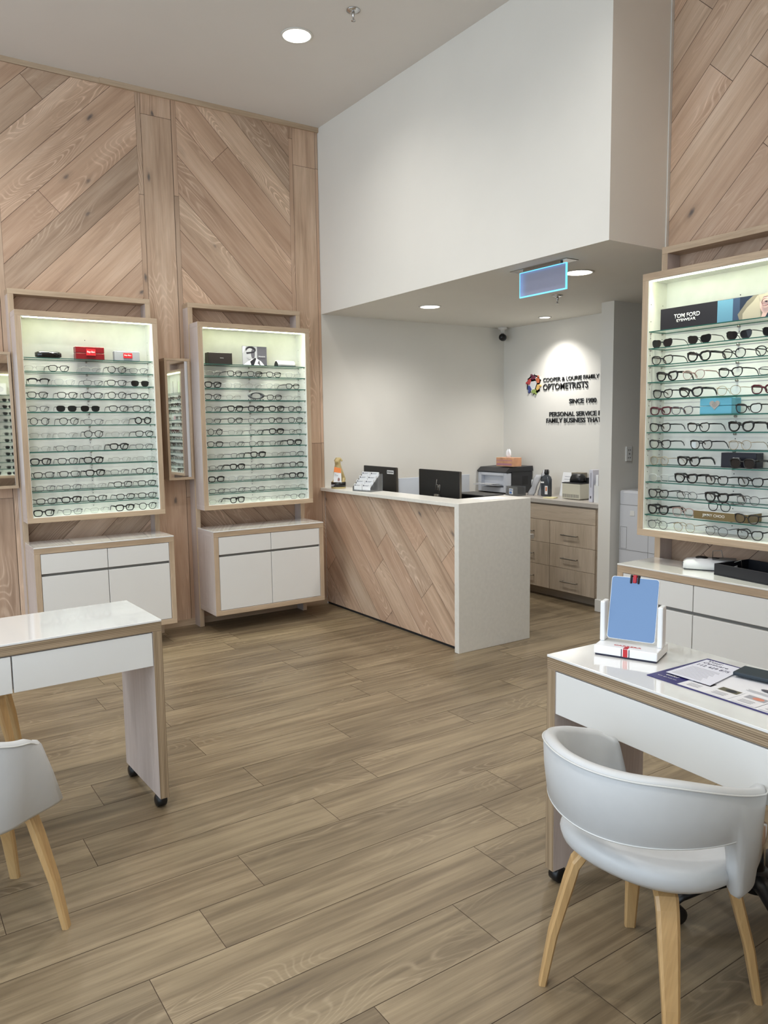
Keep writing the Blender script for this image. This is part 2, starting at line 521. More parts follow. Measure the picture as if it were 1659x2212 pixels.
bm = newbm(); box(bm, 1.578, 1.6, -1.702, -1.558, 0, 0.1, 0.003); box(bm, 1.6, 5.0, -1.702, -1.69, 0, 0.1, 0.003)
struct(obj('baseboard_stub', bm, M_SKIRT))
bm = newbm(); box(bm, 4.2, 4.4, -9.5, -1.69, 0, HS+0.05)
struct(obj('wall_passage_end', bm, M_WALL))
bm = newbm(); box(bm, XR+0.12, 4.4, -4.3, -4.2, 0, HS+0.05)  # added unseen wall, blocks outside light to keep the passage dim
struct(obj('wall_added_light_blocker', bm, M_WALL))
# right timber wall, faces -x, starts at y=-2.985
bm = newbm(); box(bm, XR+0.003, XR+0.12, YF, -2.972, 0, HC, mi=1)
frr = lambda a, b_: (XR, -a, b_)           # a = -y so the wall reads left to right
rr2 = random.Random(3)
def vb2(a0, a1):
    planks(bm, frr, (a0, a1, 0, HC-0.035), pi/2, (a1-a0), -a1, 2.2, joints={0: rr2.uniform(0.5, 2)}, gap=0.0026, rnd=rr2)
ang = pi/4; off = -sin(ang)*2.997+cos(ang)*2.849
planks(bm, frr, (2.973, 3.92, 0, HC-0.035), ang, W45*0.97, off % (W45*0.97), 1.7, gap=0.0026, rnd=rr2)
vb2(3.92, 3.956); vb2(3.956, 4.174); vb2(4.174, 4.21)
planks(bm, frr, (4.21, 5.12, 0, HC-0.035), -ang, W45, 0.05, 1.9, gap=0.0026, rnd=rr2)
vb2(5.12, 5.156); vb2(5.156, 5.4); vb2(5.4, -YF)
box(bm, XR-0.015, XR, YF, -2.973, HC-0.036, HC, mi=2)
struct(obj('wall_right', bm, [M_PLANK, M_GAP, M_OAK], recalc=False))
# wall behind the camera, to its right
bm = newbm(); box(bm, -2.9, XR+0.12, YF-0.12, YF-0.003, 0, HC, mi=1)
frf = lambda a, b_: (a, YF, b_)
planks(bm, frf, (-2.9, XR, 0, HC), pi/4, W45, 0.02, 1.9, gap=0.0026, rnd=random.Random(9))
struct(obj('wall_front', bm, [M_PLANK, M_GAP], recalc=False))

# ================================================================== DISPLAY UNITS (front faces local -y, wall at local y=0)
WU = 0.905; HW = WU/2
def board_frame(bm, x0, x1, z0, z1, t, y0, y1, mi_front, mi_side, mi_in=None):
    """picture-frame carcass of four boards with mitred look; front edges get mi_front"""
    def part(a):
        fs = box(bm, *a, bev=0.0012)
        for f in fs:
            if f.normal.y < -0.7: f.material_index = mi_front
            else: f.material_index = mi_side
    part((x0, x1, y0, y1, z1-t, z1)); part((x0, x1, y0, y1, z0, z0+t))
    part((x0, x0+t, y0+0.0004, y1, z0+t, z1-t)); part((x1-t, x1, y0+0.0004, y1, z0+t, z1-t))
SHELF_Z = [1.020+0.0865*k for k in range(12)]     # top faces, bottom to top
SHELF_Z = list(reversed(SHELF_Z))                 # index 0 = top
def make_unit(with_shelves=True):
    # surround: thin portal frame standing on the floor
    s = empty('timber_surround')
    for sx in (-1, 1):
        b = newbm(); xo = sx*(HW+0.008)
        fs = box(b, min(xo, xo-sx*0.036), max(xo, xo-sx*0.036), -0.107, -0.002, 0, 2.385, 0.0012)
        for f in fs: f.material_index = 0 if f.normal.y < -0.7 else 1
        obj('upright', b, [M_OAK, M_WASH], s)
    b = newbm(); fs = box(b, -HW-0.008, HW+0.008, -0.107, -0.002, 2.385, 2.42, 0.0012)
    for f in fs: f.material_index = 0 if f.normal.y < -0.7 else 1
    obj('header', b, [M_OAK, M_OAK], s)
    # display case
    c = empty('display_case')
    b = newbm(); board_frame(b, -HW, HW, 0.905, 2.265, 0.035, -0.27, -0.1075, 0, 1)
    obj('carcass', b, [M_OAK, M_WASH], c)
    b = newbm()
    box(b, -HW+0.035, HW-0.035, -0.118, -0.112, 0.94, 2.23)
    for sx in (-1, 1):
        xa = sx*(HW-0.035); box(b, min(xa, xa-sx*0.003), max(xa, xa-sx*0.003), -0.266, -0.118, 0.94, 2.23)
    box(b, -HW+0.038, HW-0.038, -0.266, -0.118, 0.94, 0.943)
    box(b, -HW+0.038, HW-0.038, -0.266, -0.118, 2.227, 2.23)
    for k in range(14):
        z = 0.985+0.0865*k
        lathe(b, [(0.0001, 0), (0.0028, 0), (0.0028, -0.0006), (0.0001, -0.0006)], 8, mi=1, c=(0, -0.1182, z), axis='y')
        for sx in (-1, 1):
            for yy in (-0.245, -0.15):
                lathe(b, [(0.0001, 0), (0.0024, 0), (0.0024, -sx*0.0006), (0.0001, -sx*0.0006)], 8, mi=1, c=(sx*(HW-0.0382), yy, z), axis='x')
    obj('lining', b, [M_LINER, M_BLACKM], c, label='white case lining')
    b = newbm(); box(b, -HW+0.05, HW-0.05, -0.262, -0.246, 2.2225, 2.2265)
    obj('led_strip', b, M_LED, c, label='glowing white light strip')
    ld = bpy.data.lights.new('led_lamp', 'AREA'); ld.shape = 'RECTANGLE'; ld.size = 0.80; ld.size_y = 0.012; ld.energy = LED_WATTS; ld.color = LED_COL; ld.spread = radians(50)
    lo = bpy.data.objects.new('led_lamp', ld); COL.objects.link(lo); lo.parent = c; lo.location = (0, -0.250, 2.221); lo.rotation_euler = (radians(3), 0, 0)
    if with_shelves:
        proto = None
        for z in SHELF_Z:
            if proto is None:
                b = newbm()
                fs = box(b, -HW+0.041, HW-0.041, -0.262, -0.122, -0.005, 0)
                for f in fs: f.material_index = 0 if abs(f.normal.z) > 0.7 else 1
                proto = g = obj('glass_shelf', b, [M_SHELF, M_SHEDGE], c)
                b = newbm(); lathe(b, [(0.0001, -0.0035), (0.004, -0.0035), (0.004, 0.0035), (0.0001, 0.0035)], 8, axis='x'); clip = obj('shelf_clip', b, M_STEEL, g)
                b = newbm(); lathe(b, [(0.0001, 0), (0.006, 0), (0.006, -0.012), (0.0001, -0.012)], 10, c=(0, -0.118, -0.011), axis='y'); obj('shelf_clip', b, M_STEEL, g)
                for q, (cx_, cy_) in enumerate(((-1, -0.245), (-1, -0.15), (1, -0.245), (1, -0.15))):
                    cl = clip if q == 0 else clip.copy()
                    if q: COL.objects.link(cl)
                    cl.location = (cx_*(HW-0.0415), cy_, -0.009)
                g.location = (0, 0, z)
            else:
                g = copy_tree(proto, c); g.location = (0, 0, z)
    # base cabinet
    k = empty('base_cabinet')
    b = newbm(); board_frame(b, -HW, HW, 0.143, 0.758, 0.036, -0.425, -0.1075, 0, 1)
    box(b, -HW+0.036, HW-0.036, -0.125, -0.115, 0.17, 0.74, mi=1)
    obj('carcass', b, [M_OAK, M_WASH], k)
    b = newbm(); box(b, -HW, HW, -0.426, -0.1075, 0.7583, 0.766, 0.001)
    obj('glass_top', b, M_TOP, k, label='glossy white top')
    b = newbm(); box(b, -HW+0.037, HW-0.037, -0.40, -0.38, 0.18, 0.72)
    obj('finger_channel', b, M_GREYGAP, k, label='grey recessed channel')
    for sx in (-1, 1):
        xa, xb = sorted((sx*0.0022, sx*(HW-0.0385)))
        b = newbm(); box(b, xa, xb, -0.423, -0.402, 0.592, 0.7195, 0.001); obj('drawer', b, M_WHITE, k)
        b = newbm(); box(b, xa, xb, -0.423, -0.402, 0.182, 0.574, 0.001); obj('door', b, M_WHITE, k)
    return s, c, k
US, UC, UK = make_unit()
def place(objs, loc, rz):
    for o in objs: o.location = loc; o.rotation_euler = (0, 0, rz)
    bpy.context.view_layer.update()
XC2, XC1 = -0.7165, -1.9115
YR1 = -3.02-HW; YR2 = YR1-1.195
PL = {'A': ((XC1, 0, 0), 0.0), 'B': ((XC2, 0, 0), 0.0), 'C': ((XR, YR1, 0), -pi/2), 'D': ((XR, YR2, 0), -pi/2), 'E': ((-1.72, YF, 0), pi)}
WHERE = {'A': 'at far left of photo', 'B': 'next to the counter',
         'C': 'on the right wall', 'D': 'seen only in the narrow mirror', 'E': 'behind viewer, seen in leftmost mirror'}
for key, (loc, rz) in PL.items():
    tri = (US, UC, UK) if key == 'A' else tuple(copy_tree(o) for o in (US, UC, UK))
    place(tri, loc, rz)
    tag(tri[0], 'slim oak frame around display case '+WHERE[key], 'wall frame', 'oak surrounds')
    tag(tri[1], 'lit oak display case with glass shelves '+WHERE[key], 'display case', 'lit display cases')
    tag(tri[2], 'white oak-edged cabinet under display case '+WHERE[key], 'cabinet', 'base cabinets')
def unit_matrix(key):
    loc, rz = PL[key]
    return Matrix.Translation(loc) @ Matrix.Rotation(rz, 4, 'Z')
def put(o, key, x, y, z, rz=0.0):
    m = unit_matrix(key) @ Matrix.Translation((x, y, z)) @ Matrix.Rotation(rz, 4, 'Z')
    o.location = m.to_translation(); o.rotation_euler = m.to_euler()
    return o

# narrow wall mirrors between the cases
def make_mirror():
    t = empty('wall_mirror')
    b = newbm(); board_frame(b, -0.095, 0.095, 1.13, 2.012, 0.018, -0.125, -0.002, 0, 1)
    obj('frame', b, [M_OAK, M_OAK], t)
    b = newbm(); box(b, -0.077, 0.077, -0.117, -0.113, 1.148, 1.994); obj('mirror_glass', b, M_MIRROR, t)
    b = newbm(); box(b, -0.077, 0.077, -0.1125, -0.01, 1.148, 1.994); obj('backing', b, M_GAP, t)
    return t
m0 = make_mirror(); m0.location = (-1.278, 0, 0)
tag(m0, 'narrow oak framed wall mirror between the two left display cases', 'mirror', 'narrow wall mirrors')
m1 = copy_tree(m0); m1.location = (-2.474, 0, 0)
tag(m1, 'narrow wall mirror at the left edge of the photo reflecting sunglasses', 'mirror', 'narrow wall mirrors')

# ================================================================== EYEWEAR
def lens_outline(hw, hh, n, taper, cat, side, flat_top=0.0, N_=28):
    pts = []
    for k in range(N_):
        a = 2*pi*k/N_
        c_, s_ = cos(a), sin(a)
        x = hw*math.copysign(abs(c_)**(2/n), c_); z = hh*math.copysign(abs(s_)**(2/n), s_)
        if z < 0: x *= 1-taper*(-z/hh)
        x_out = x*side
        if x_out > 0 and z > 0: z += cat*(x_out/hw)*(z/hh)*hh; x += side*cat*0.25*hw*(z/hh)*(x_out/hw)
        pts.append((x, z))
    return pts
def make_glasses(style):
    d = dict(hw=0.026, hh=0.019, n=3.2, taper=0.16, cat=0.0, top=0.0019, bot=0.0014, bridge=0.009, col='rim_black', lens='clear',
             half=False, tw=0.0022, keyhole=0.006)
    d.update(style)
    for q_ in ('top', 'bot', 'tw'): d[q_] *= 1.5
    t = empty('eyeglasses' if d['lens'] == 'clear' else 'sunglasses')
    rim = MATS[d['col']]
    cx = d['hw']+d['bridge']; zc = d['hh']+d['bot']
    bf = newbm(); lens_pts = []
    for side in (-1, 1):
        ol = lens_outline(d['hw'], d['hh'], d['n'], d['taper'], d['cat'], side)
        P3 = [Vector((side*cx+x, abs(side*cx+x)**2*0.35, zc+z)) for x, z in ol]
        lens_pts.append(P3)
        n = len(P3); r = []
        for (x, z) in ol: 
            f = min(1, max(0, (z/d['hh']+0.2)/0.9)); r.append(d['bot']+(d['top']-d['bot'])*f)
        if d['half']: r = [(ri if z > -0.1*d['hh'] else 0.00045) for ri, (x, z) in zip(r, ol)]
        tube(bf, P3, r, 5, ring=True)
        # end piece
        zt = zc+d['hh']*(0.62+d['cat']*0.8)
        e0 = Vector((side*(cx+d['hw']*0.93), 0.001, zt)); e1 = Vector((side*(cx+d['hw']+0.006), 0.006, zt))
        tube(bf, [e0, e1], max(d['top'], 0.0014), 5)
    bz = zc+d['hh']*0.30
    tube(bf, [(-d['bridge']-0.001, 0, bz), (-d['bridge']*0.5, -0.0005, bz+0.003), (d['bridge']*0.5, -0.0005, bz+0.003), (d['bridge']+0.001, 0, bz)],
         max(0.0011, d['top']*0.9), 5)
    obj('front_frame', bf, rim, t)
    for P3 in lens_pts:
        b = newbm(); vs = [b.verts.new(p) for p in P3]; b.faces.new(vs)
        r_ = bmesh.ops.extrude_face_region(b, geom=b.faces[:])
        bmesh.ops.translate(b, vec=(0, 0.0012, 0), verts=[g for g in r_['geom'] if isinstance(g, bmesh.types.BMVert)])
        obj('lens', b, M_LENS if d['lens'] == 'clear' else M_SUNLENS, t)
    for side in (-1, 1):
        X = side*(cx+d['hw']+0.006); zt = zc+d['hh']*(0.62+d['cat']*0.8)
        b = newbm(); tw = d['tw']
        tube(b, [(X, 0.004, zt), (X*1.0, 0.03, zt+0.0005), (X*0.98, 0.085, zt-0.001), (X*0.96, 0.105, zt-0.010), (X*0.93, 0.128, 0.002)],
             [tw*0.9, tw, tw*0.9, tw*0.85, tw*0.7], 6, flat=(0.55, 1.0))
        obj('temple', b, rim, t)
    return t
for nm, c, r in (('rim_black', (20, 20, 22), 0.25), ('rim_gunmetal', (70, 70, 72), 0.3), ('rim_silver', (150, 148, 142), 0.3), ('rim_burgundy', (82, 28, 40), 0.25),
                 ('rim_rose', (170, 140, 132), 0.3), ('rim_grey', (110, 112, 116), 0.25), ('rim_gold', (168, 150, 118), 0.3), ('rim_clear', (196, 200, 198), 0.15),
                 ('rim_brown', (66, 50, 42), 0.3)):
    mat(nm, c, r, metal=0.0)
STY = {
 'B': (dict(), 'black rectangular eyeglasses'),
 'K': (dict(top=0.0032, bot=0.0021, tw=0.0036, hh=0.0195), 'thick black eyeglasses'),
 'P': (dict(hh=0.022, hw=0.025, n=2.3, taper=0.1, top=0.0018), 'black rounded eyeglasses'),
 'R': (dict(hh=0.0225, hw=0.0225, n=2.0, taper=0, top=0.0016, bot=0.0014, bridge=0.011), 'round black eyeglasses'),
 'Q': (dict(hh=0.0215, hw=0.0225, n=2.0, taper=0, top=0.003, bot=0.0028, bridge=0.010), 'round thick black eyeglasses'),
 'T': (dict(col='rim_silver', top=0.0009, bot=0.0007, tw=0.0013, half=True, hh=0.017), 'thin silver half rim eyeglasses'),
 'M': (dict(col='rim_gunmetal', top=0.0012, bot=0.0009, tw=0.0017, hh=0.0175), 'thin gunmetal eyeglasses'),
 'H': (dict(top=0.0036, bot=0.0008, tw=0.0026, half=True), 'black browline eyeglasses'),
 'C': (dict(col='rim_clear', top=0.0012, bot=0.0009, tw=0.0014), 'clear translucent eyeglasses'),
 'S': (dict(lens='dark', top=0.0012, bot=0.0010, tw=0.0016, hh=0.0185), 'dark lens sunglasses'),
 'Z': (dict(lens='dark', top=0.0012, bot=0.0011, tw=0.0016, cat=0.28, hh=0.019, hw=0.027, taper=0.25, bridge=0.008), 'black cat eye sunglasses'),
 'W': (dict(lens='dark', top=0.0028, bot=0.0022, tw=0.004, hh=0.021, hw=0.028), 'thick black square sunglasses'),
 'b': (dict(cat=0.26, n=2.7, hh=0.0205, hw=0.0265, taper=0.22, top=0.0022, bot=0.0015, tw=0.0024), 'black cat eye eyeglasses'),
 'k': (dict(cat=0.32, n=2.6, hh=0.021, hw=0.027, taper=0.25, top=0.0036, bot=0.0024, tw=0.0042), 'thick black cat eye eyeglasses'),
 'r': (dict(col='rim_burgundy', cat=0.2, n=2.9, top=0.003, bot=0.002, tw=0.0035), 'burgundy eyeglasses'),
 'p': (dict(col='rim_rose', cat=0.15, n=2.3, hh=0.022, top=0.0014, bot=0.0011), 'rose translucent eyeglasses'),
 'g': (dict(col='rim_grey', cat=0.2, n=2.5, hh=0.0195, top=0.0018, bot=0.0013), 'grey cat eye eyeglasses'),
 'o': (dict(col='rim_gold', n=2.3, hh=0.0225, hw=0.0255, top=0.0009, bot=0.0009, tw=0.0013), 'thin gold round eyeglasses'),
 't': (dict(col='rim_gunmetal', n=2.2, hh=0.0215, hw=0.025, top=0.0010, bot=0.0009, tw=0.0014), 'thin dark round eyeglasses'),
}
PROTO = {}
COLNAME = {'A': 'left display case', 'B': 'case beside counter', 'C': 'right wall case', 'D': 'case reflected in mirror', 'E': 'sunglasses case behind viewer'}
ORD = ['first', 'second', 'third', 'fourth', 'fifth', 'sixth', 'seventh', 'eighth', 'ninth', 'tenth', 'eleventh', 'twelfth']
grnd = random.Random(21)
def place_glasses(key, row, idx, sty, x, y=-0.243, dz=0.0, rz=None, extra=None):
    d, desc = STY[sty]
    if sty not in PROTO:
        PROTO[sty] = o = make_glasses(d)
    else: o = copy_tree(PROTO[sty])
    z = SHELF_Z[row+1] if row < 11 else 0.943
    if rz is None: rz = grnd.uniform(-0.10, 0.10)
    put(o, key, x, y, z+0.0005+dz, rz)
    rowname = ORD[row]+' row from top' if row < 11 else 'bottom row'
    lab = f"{desc}, {ORD[idx]} from left, {rowname}, {COLNAME[key]}"
    tag(o, lab, 'sunglasses' if 'sunglasses' in desc else 'eyeglasses', 'eyewear on the glass shelves')
    return o
RA = ['TBTPM', 'HCMBS', 'BBBPB', 'MSSBB', 'RPMTQ', 'TTPTB', 'TMTKM', 'KBKTT', 'BBKMB', 'MMTBB', 'BKBBB', 'KMTKP']
XA = [[-2.26, -2.114, -1.911, -1.742, -1.594], [-2.241, -2.082, -1.903, -1.747, -1.589], [-2.252, -2.07, -1.909, -1.749, -1.598], [-2.251, -2.08, -1.929, -1.743, -1.584],
 [-2.25, -2.069, -1.913, -1.734, -1.58], [-2.252, -2.082, -1.917, -1.739, -1.575], [-2.257, -2.098, -1.934, -1.752, -1.579], [-2.258, -2.091, -1.926, -1.743, -1.574],
 [-2.244, -2.084, -1.919, -1.756, -1.583], [-2.241, -2.076, -1.915, -1.739, -1.574], [-2.238, -2.082, -1.916, -1.726, -1.575], [-2.258, -2.079, -1.903, -1.734, -1.575]]
RB = ['TBBBC', 'KCTCB', 'BTBT', 'MKKKB', 'MBMBB', 'RTMKM', 'BMMMK', 'TMKTM', 'MKMMB', 'KCTMK', 'MMMTT', 'TKTTM']
XB = [[-1.048, -0.885, -0.723, -0.566, -0.4], [-1.058, -0.902, -0.735, -0.573, -0.406], [-1.062, -0.9, -0.566, -0.405], [-1.06, -0.89, -0.723, -0.55, -0.391],
 [-1.064, -0.893, -0.73, -0.562, -0.389], [-1.054, -0.892, -0.724, -0.556, -0.392], [-1.058, -0.886, -0.727, -0.559, -0.404], [-1.053, -0.88, -0.716, -0.542, -0.377],
 [-1.052, -0.888, -0.724, -0.555, -0.389], [-1.059, -0.9, -0.727, -0.557, -0.392], [-1.058, -0.894, -0.73, -0.56, -0.385], [-1.057, -0.897, -0.728, -0.558, -0.377]]
for row in range(12):
    for i, (s_, x) in enumerate(zip(RA[row], XA[row])): place_glasses('A', row, i, s_, x-XC1)
    for i, (s_, x) in enumerate(zip(RB[row], XB[row])): place_glasses('B', row, i, s_, min(x, -0.385)-XC2, rz=grnd.uniform(-0.05, 0.22))
RC = ['ZZZZ', 'bkPP', 'kpbM', 'bkor', 'rgb', 'bbkb', 'bbot', 'okW', 'Ckbb', 'btktb', 'kpPb', 'totb']
YC = [[-3.122, -3.335, -3.543, -3.722], [-3.125, -3.336, -3.521, -3.689], [-3.157, -3.310, -3.507, -3.709], [-3.133, -3.297, -3.501, -3.675], [-3.095, -3.250, -3.605],
 [-3.108, -3.345, -3.571, -3.761], [-3.125, -3.363, -3.568, -3.761], [-3.119, -3.296, -3.594], [-3.111, -3.284, -3.454, -3.628], [-3.114, -3.292, -3.457, -3.620, -3.79],
 [-3.114, -3.272, -3.46, -3.626], [-3.112, -3.282, -3.463, -3.636]]
for row in range(12):
    for i, (s_, yy) in enumerate(zip(RC[row], YC[row])):
        dz = 0.042 if (row == 10 and i == 2) else 0.0
        y_ = -0.235
        if row == 10 and i == 2: y_ = -0.215
        if (row == 10 and i == 3) or (row == 7 and i == 2) : y_ = -0.252
        place_glasses('C', row, i, s_, min(0.35, max(-0.35, -(yy-YR1))), y=y_, dz=dz, rz=grnd.uniform(-0.12, 0.02))
rd = random.Random(4)
for row in range(12):
    for i in range(5):
        if row == 3 and i == 2: continue
        place_glasses('D', row, i, rd.choice('BKMkTbMrP') if not (row == 5 and i in (1, 2)) else 'r', -0.335+i*0.167)
for row in range(12):
    for i in range(4): place_glasses('E', row, i, rd.choice('SWZ'), -0.30+i*0.20)

# ---- boxes, cards and cases on the shelves
ZT = SHELF_Z[0]
M_RED = mat('red_card', (108, 10, 20), 0.35); M_REDL = mat('bright_red_label', (190, 36, 44), 0.4)
M_GREYBOX = mat('grey_card', (140, 142, 148), 0.5); M_INKW = mat('white_print', (238, 238, 236), 0.5); M_INKK = mat('black_print', (14, 14, 16), 0.45)
def box_thing(name, key, x, y, z, w, d, h, m, label, cat, rz=0.0, bev=0.002, seam=None):
    t = empty(name); b = newbm()
    if seam:
        box(b, -w/2, w/2, -d/2, d/2, 0, seam-0.001, bev); obj('box_base', b, m, t)
        b = newbm(); box(b, -w/2, w/2, -d/2, d/2, seam+0.001, h, bev); obj('lid', b, m, t)
    else:
        box(b, -w/2, w/2, -d/2, d/2, 0, h, bev); obj('box_body', b, m, t)
    put(t, key, x, y, z+0.0005, rz); tag(t, label, cat); return t
# black glossy spectacle case
t = empty('spectacle_case'); b = newbm()
loops = []
for k in range(13):
    x = -0.08+0.16*k/12; e = (1-abs(x/0.083)**4)**0.5
    loops.append([(x, 0.035*e*math.copysign(abs(cos(a))**0.6, cos(a)), 0.023+0.023*(0.35+0.65*e)*math.copysign(abs(sin(a))**0.6, sin(a))) for a in [2*pi*j/14 for j in range(14)]])
loft(b, loops); obj('shell', b, mat('glossy_black_shell', (10, 10, 12), 0.06, coat=0.5), t)
put(t, 'A', -2.165-XC1, -0.2, ZT+0.0005); tag(t, 'glossy black hard spectacle case on top shelf of left display case', 'spectacle case')
t = box_thing('gift_box', 'A', -1.905-XC1, -0.19, ZT, 0.185, 0.06, 0.085, M_RED, 'dark red gift box with script logo on top shelf of left case', 'box', seam=0.044)
b = newbm(); box(b, -0.025, 0.035, -0.034, -0.031, 0.028, 0.070); pl_ = obj('logo_plate', b, M_REDL, t)
text('lettering', 'Ray-Ban', M_INKW, t, (-0.019, -0.0342, 0.042), 0.048, 0.016, 0.0005, 0.0)
t = box_thing('gift_box', 'A', -1.658-XC1, -0.19, ZT, 0.17, 0.05, 0.066, M_GREYBOX, 'grey gift box with small red label on top shelf of left case', 'box')
b = newbm(); box(b, -0.027, 0.033, -0.0275, -0.0252, 0.020, 0.054); obj('logo_plate', b, M_REDL, t)
text('lettering', 'Ray-Ban', M_INKW, t, (-0.020, -0.0278, 0.031), 0.046, 0.014, 0.0005)
M_DKBR = mat('dark_brown_card', (32, 25, 24), 0.5)
t = box_thing('gift_box', 'B', -0.985-XC2, -0.19, ZT, 0.185, 0.07, 0.085, M_DKBR, 'dark brown gift box on top shelf of the case beside the counter', 'box')
text('lettering', 'TOM FORD', M_INKW, t, (-0.005, -0.0353, 0.044), 0.03, 0.005, 0.0003)
# portrait card
def flat(parent, pts, m, name='print', y=-0.0002, lay=1):
    b = newbm(); poly(b, [(x, -0.0015-lay*0.0003, z) for x, z in pts]); 
    return obj(name, b, m, parent)
def ell(cx, cz, rx, rz, n=20, a0=0, a1=2*pi):
    return [(cx+rx*cos(a0+(a1-a0)*k/n), cz+rz*sin(a0+(a1-a0)*k/n)) for k in range(n)]
t = empty('display_card'); b = newbm(); box(b, -0.1, 0.1, -0.0015, 0.0015, 0, 0.145); obj('card', b, mat('print_grey', (120, 118, 128), 0.4), t)
W_, H_ = 0.1, 0.145
def prt(bmname, shapes):
    """shapes: list of (material, pts); all printed in one mesh, layered"""
    b = newbm(); ms = []
    for i, (m, pts) in enumerate(shapes):
        if m not in ms: ms.append(m)
        poly(b, [(x, -0.0016-0.00025*i, z) for x, z in pts], mi=ms.index(m))
    o = obj(bmname, b, ms, t, recalc=False); return o
g1, g2, g3, g4, g5 = (mat('print_g%d' % i, c, 0.4) for i, c in enumerate(((38, 36, 44), (84, 82, 92), (160, 160, 168), (205, 205, 212), (226, 226, 230))))
prt('portrait_print', [(g3, [(-0.098, 0.002), (0.02, 0.002), (0.02, 0.143), (-0.098, 0.143)]),
    (g2, [(0.02, 0.002), (0.098, 0.002), (0.098, 0.143), (0.02, 0.143)]),
    (g2, [(0.02, 0.10), (0.098, 0.06), (0.098, 0.002), (0.02, 0.002)]),
    (g4, [(-0.098, 0.09), (-0.07, 0.143), (-0.098, 0.143)]),
    (g1, ell(-0.032, 0.118, 0.042, 0.026)),
    (g3, ell(-0.038, 0.088, 0.036, 0.042)),
    (g2, ell(-0.015, 0.088, 0.016, 0.036)),
    (g1, [(-0.07, 0.098), (0.0, 0.108), (0.0, 0.100), (-0.03, 0.092), (-0.066, 0.086)]),
    (g5, [(-0.098, 0.002), (-0.06, 0.03), (-0.02, 0.05), (0.005, 0.06), (0.05, 0.035), (0.08, 0.002)]),
    (g1, [(-0.04, 0.03), (0.0, 0.06), (0.012, 0.055), (-0.01, 0.002), (-0.03, 0.002)]),
    (g2, [(0.02, 0.02), (0.035, 0.045), (0.045, 0.002)])])
text('lettering', 'PRADA', g4, t, (0.03, -0.0055, 0.066), 0.055, 0.009, 0.0003)
put(t, 'B', -0.70-XC2, -0.2, ZT+0.0005); tag(t, 'black and white portrait card leaning on top shelf beside counter', 'display card')
# white curved case
t = empty('spectacle_case'); b = newbm(); loops = []
for k in range(11):
    x = -0.078+0.156*k/10
    loops.append([(x, -0.032+0.064*j/10, 0.002+0.044*sin(pi*j/10)**0.6) for j in range(11)]+[(x, 0.03-0.06*j/8, 0.0) for j in range(1, 8)])
loft(b, loops); obj('shell', b, M_LEATHER, t)
b = newbm(); poly(b, [(-0.0795, -0.031+0.062*j/10, 0.001+0.041*sin(pi*j/10)**0.6) for j in range(11)], (0.001, 0, 0)); obj('end_lining', b, M_BLACKM, t)
put(t, 'B', -0.447-XC2, -0.2, ZT+0.0005, 0.1); tag(t, 'white curved spectacle case on top shelf beside counter', 'spectacle case')
# grey ring emblem
t = empty('brand_emblem'); b = newbm()
M_EMB = mat('pewter_plastic', (96, 98, 100), 0.35)
no = 36
def ring_loop(rx, rz, yy, cz=0.036): return [(rx*cos(2*pi*k/no), yy, cz+rz*sin(2*pi*k/no)) for k in range(no)]
loft(b, [ring_loop(0.068, 0.027, -0.004), ring_loop(0.036, 0.017, -0.004), ring_loop(0.036, 0.017, 0.004), ring_loop(0.068, 0.027, 0.004)], ring=True)
obj('ring', b, M_EMB, t)
text('lettering', 'OAKLEY', M_EMB, t, (-0.068, 0.002, 0.0), 0.136, 0.012, 0.006, 0.01)
put(t, 'B', -0.697-XC2, -0.2, SHELF_Z[3]+0.0005); tag(t, 'grey oval ring emblem on third glasses row beside counter', 'emblem')

# long banner card on the right case
t = empty('display_card'); b = newbm(); box(b, -0.35, 0.37, -0.0015, 0.0015, 0, 0.108); obj('card', b, mat('print_black', (27, 26, 32), 0.35), t)
tl, td, th_, sk, lip, hr, hr2 = (mat('pr_'+n, c, 0.35) for n, c in (('teal', (92, 140, 164)), ('deep', (52, 70, 96)), ('navy', (28, 40, 58)), ('skin', (216, 182, 172)),
      ('lip', (176, 116, 118)), ('hair', (176, 168, 148)), ('hairdark', (128, 122, 106))))
prt('portrait_print', [(tl, [(-0.03, 0.001), (0.05, 0.001), (0.05, 0.107), (-0.03, 0.107)]), (td, [(0.05, 0.001), (0.368, 0.001), (0.368, 0.107), (0.05, 0.107)]),
    (th_, [(0.085, 0.001), (0.16, 0.001), (0.14, 0.107), (0.085, 0.107)]),
    (hr2, [(0.085, 0.001), (0.075, 0.03), (0.10, 0.06), (0.12, 0.085), (0.15, 0.107), (0.20, 0.107), (0.20, 0.001)]),
    (hr, [(0.10, 0.001), (0.10, 0.03), (0.12, 0.055), (0.15, 0.080), (0.17, 0.104), (0.20, 0.104), (0.185, 0.05), (0.19, 0.001)]),
    (sk, ell(0.225, 0.062, 0.042, 0.05)), (sk, [(0.19, 0.001), (0.20, 0.03), (0.24, 0.03), (0.26, 0.001)]),
    (th_, [(0.21, 0.001), (0.222, 0.022), (0.25, 0.02), (0.27, 0.001)]),
    (hr, [(0.175, 0.107), (0.19, 0.07), (0.20, 0.095), (0.25, 0.100), (0.26, 0.107)]),
    (lip, ell(0.245, 0.034, 0.011, 0.005)), (g1, ell(0.214, 0.072, 0.006, 0.003)), (g1, ell(0.252, 0.074, 0.006, 0.003))])
b = newbm()
for cx_ in (0.212, 0.254): tube(b, [(cx_+0.018*cos(2*pi*k/20), -0.0052, 0.07+0.016*sin(2*pi*k/20)) for k in range(20)], 0.0013, 4, ring=True)
obj('printed_spectacles', b, mat('print_brownrim', (92, 50, 60), 0.4), t)
text('lettering', 'TOM FORD', M_INKW, t, (-0.270, -0.0016, 0.052), 0.146, 0.021, 0.0005, 0.006)
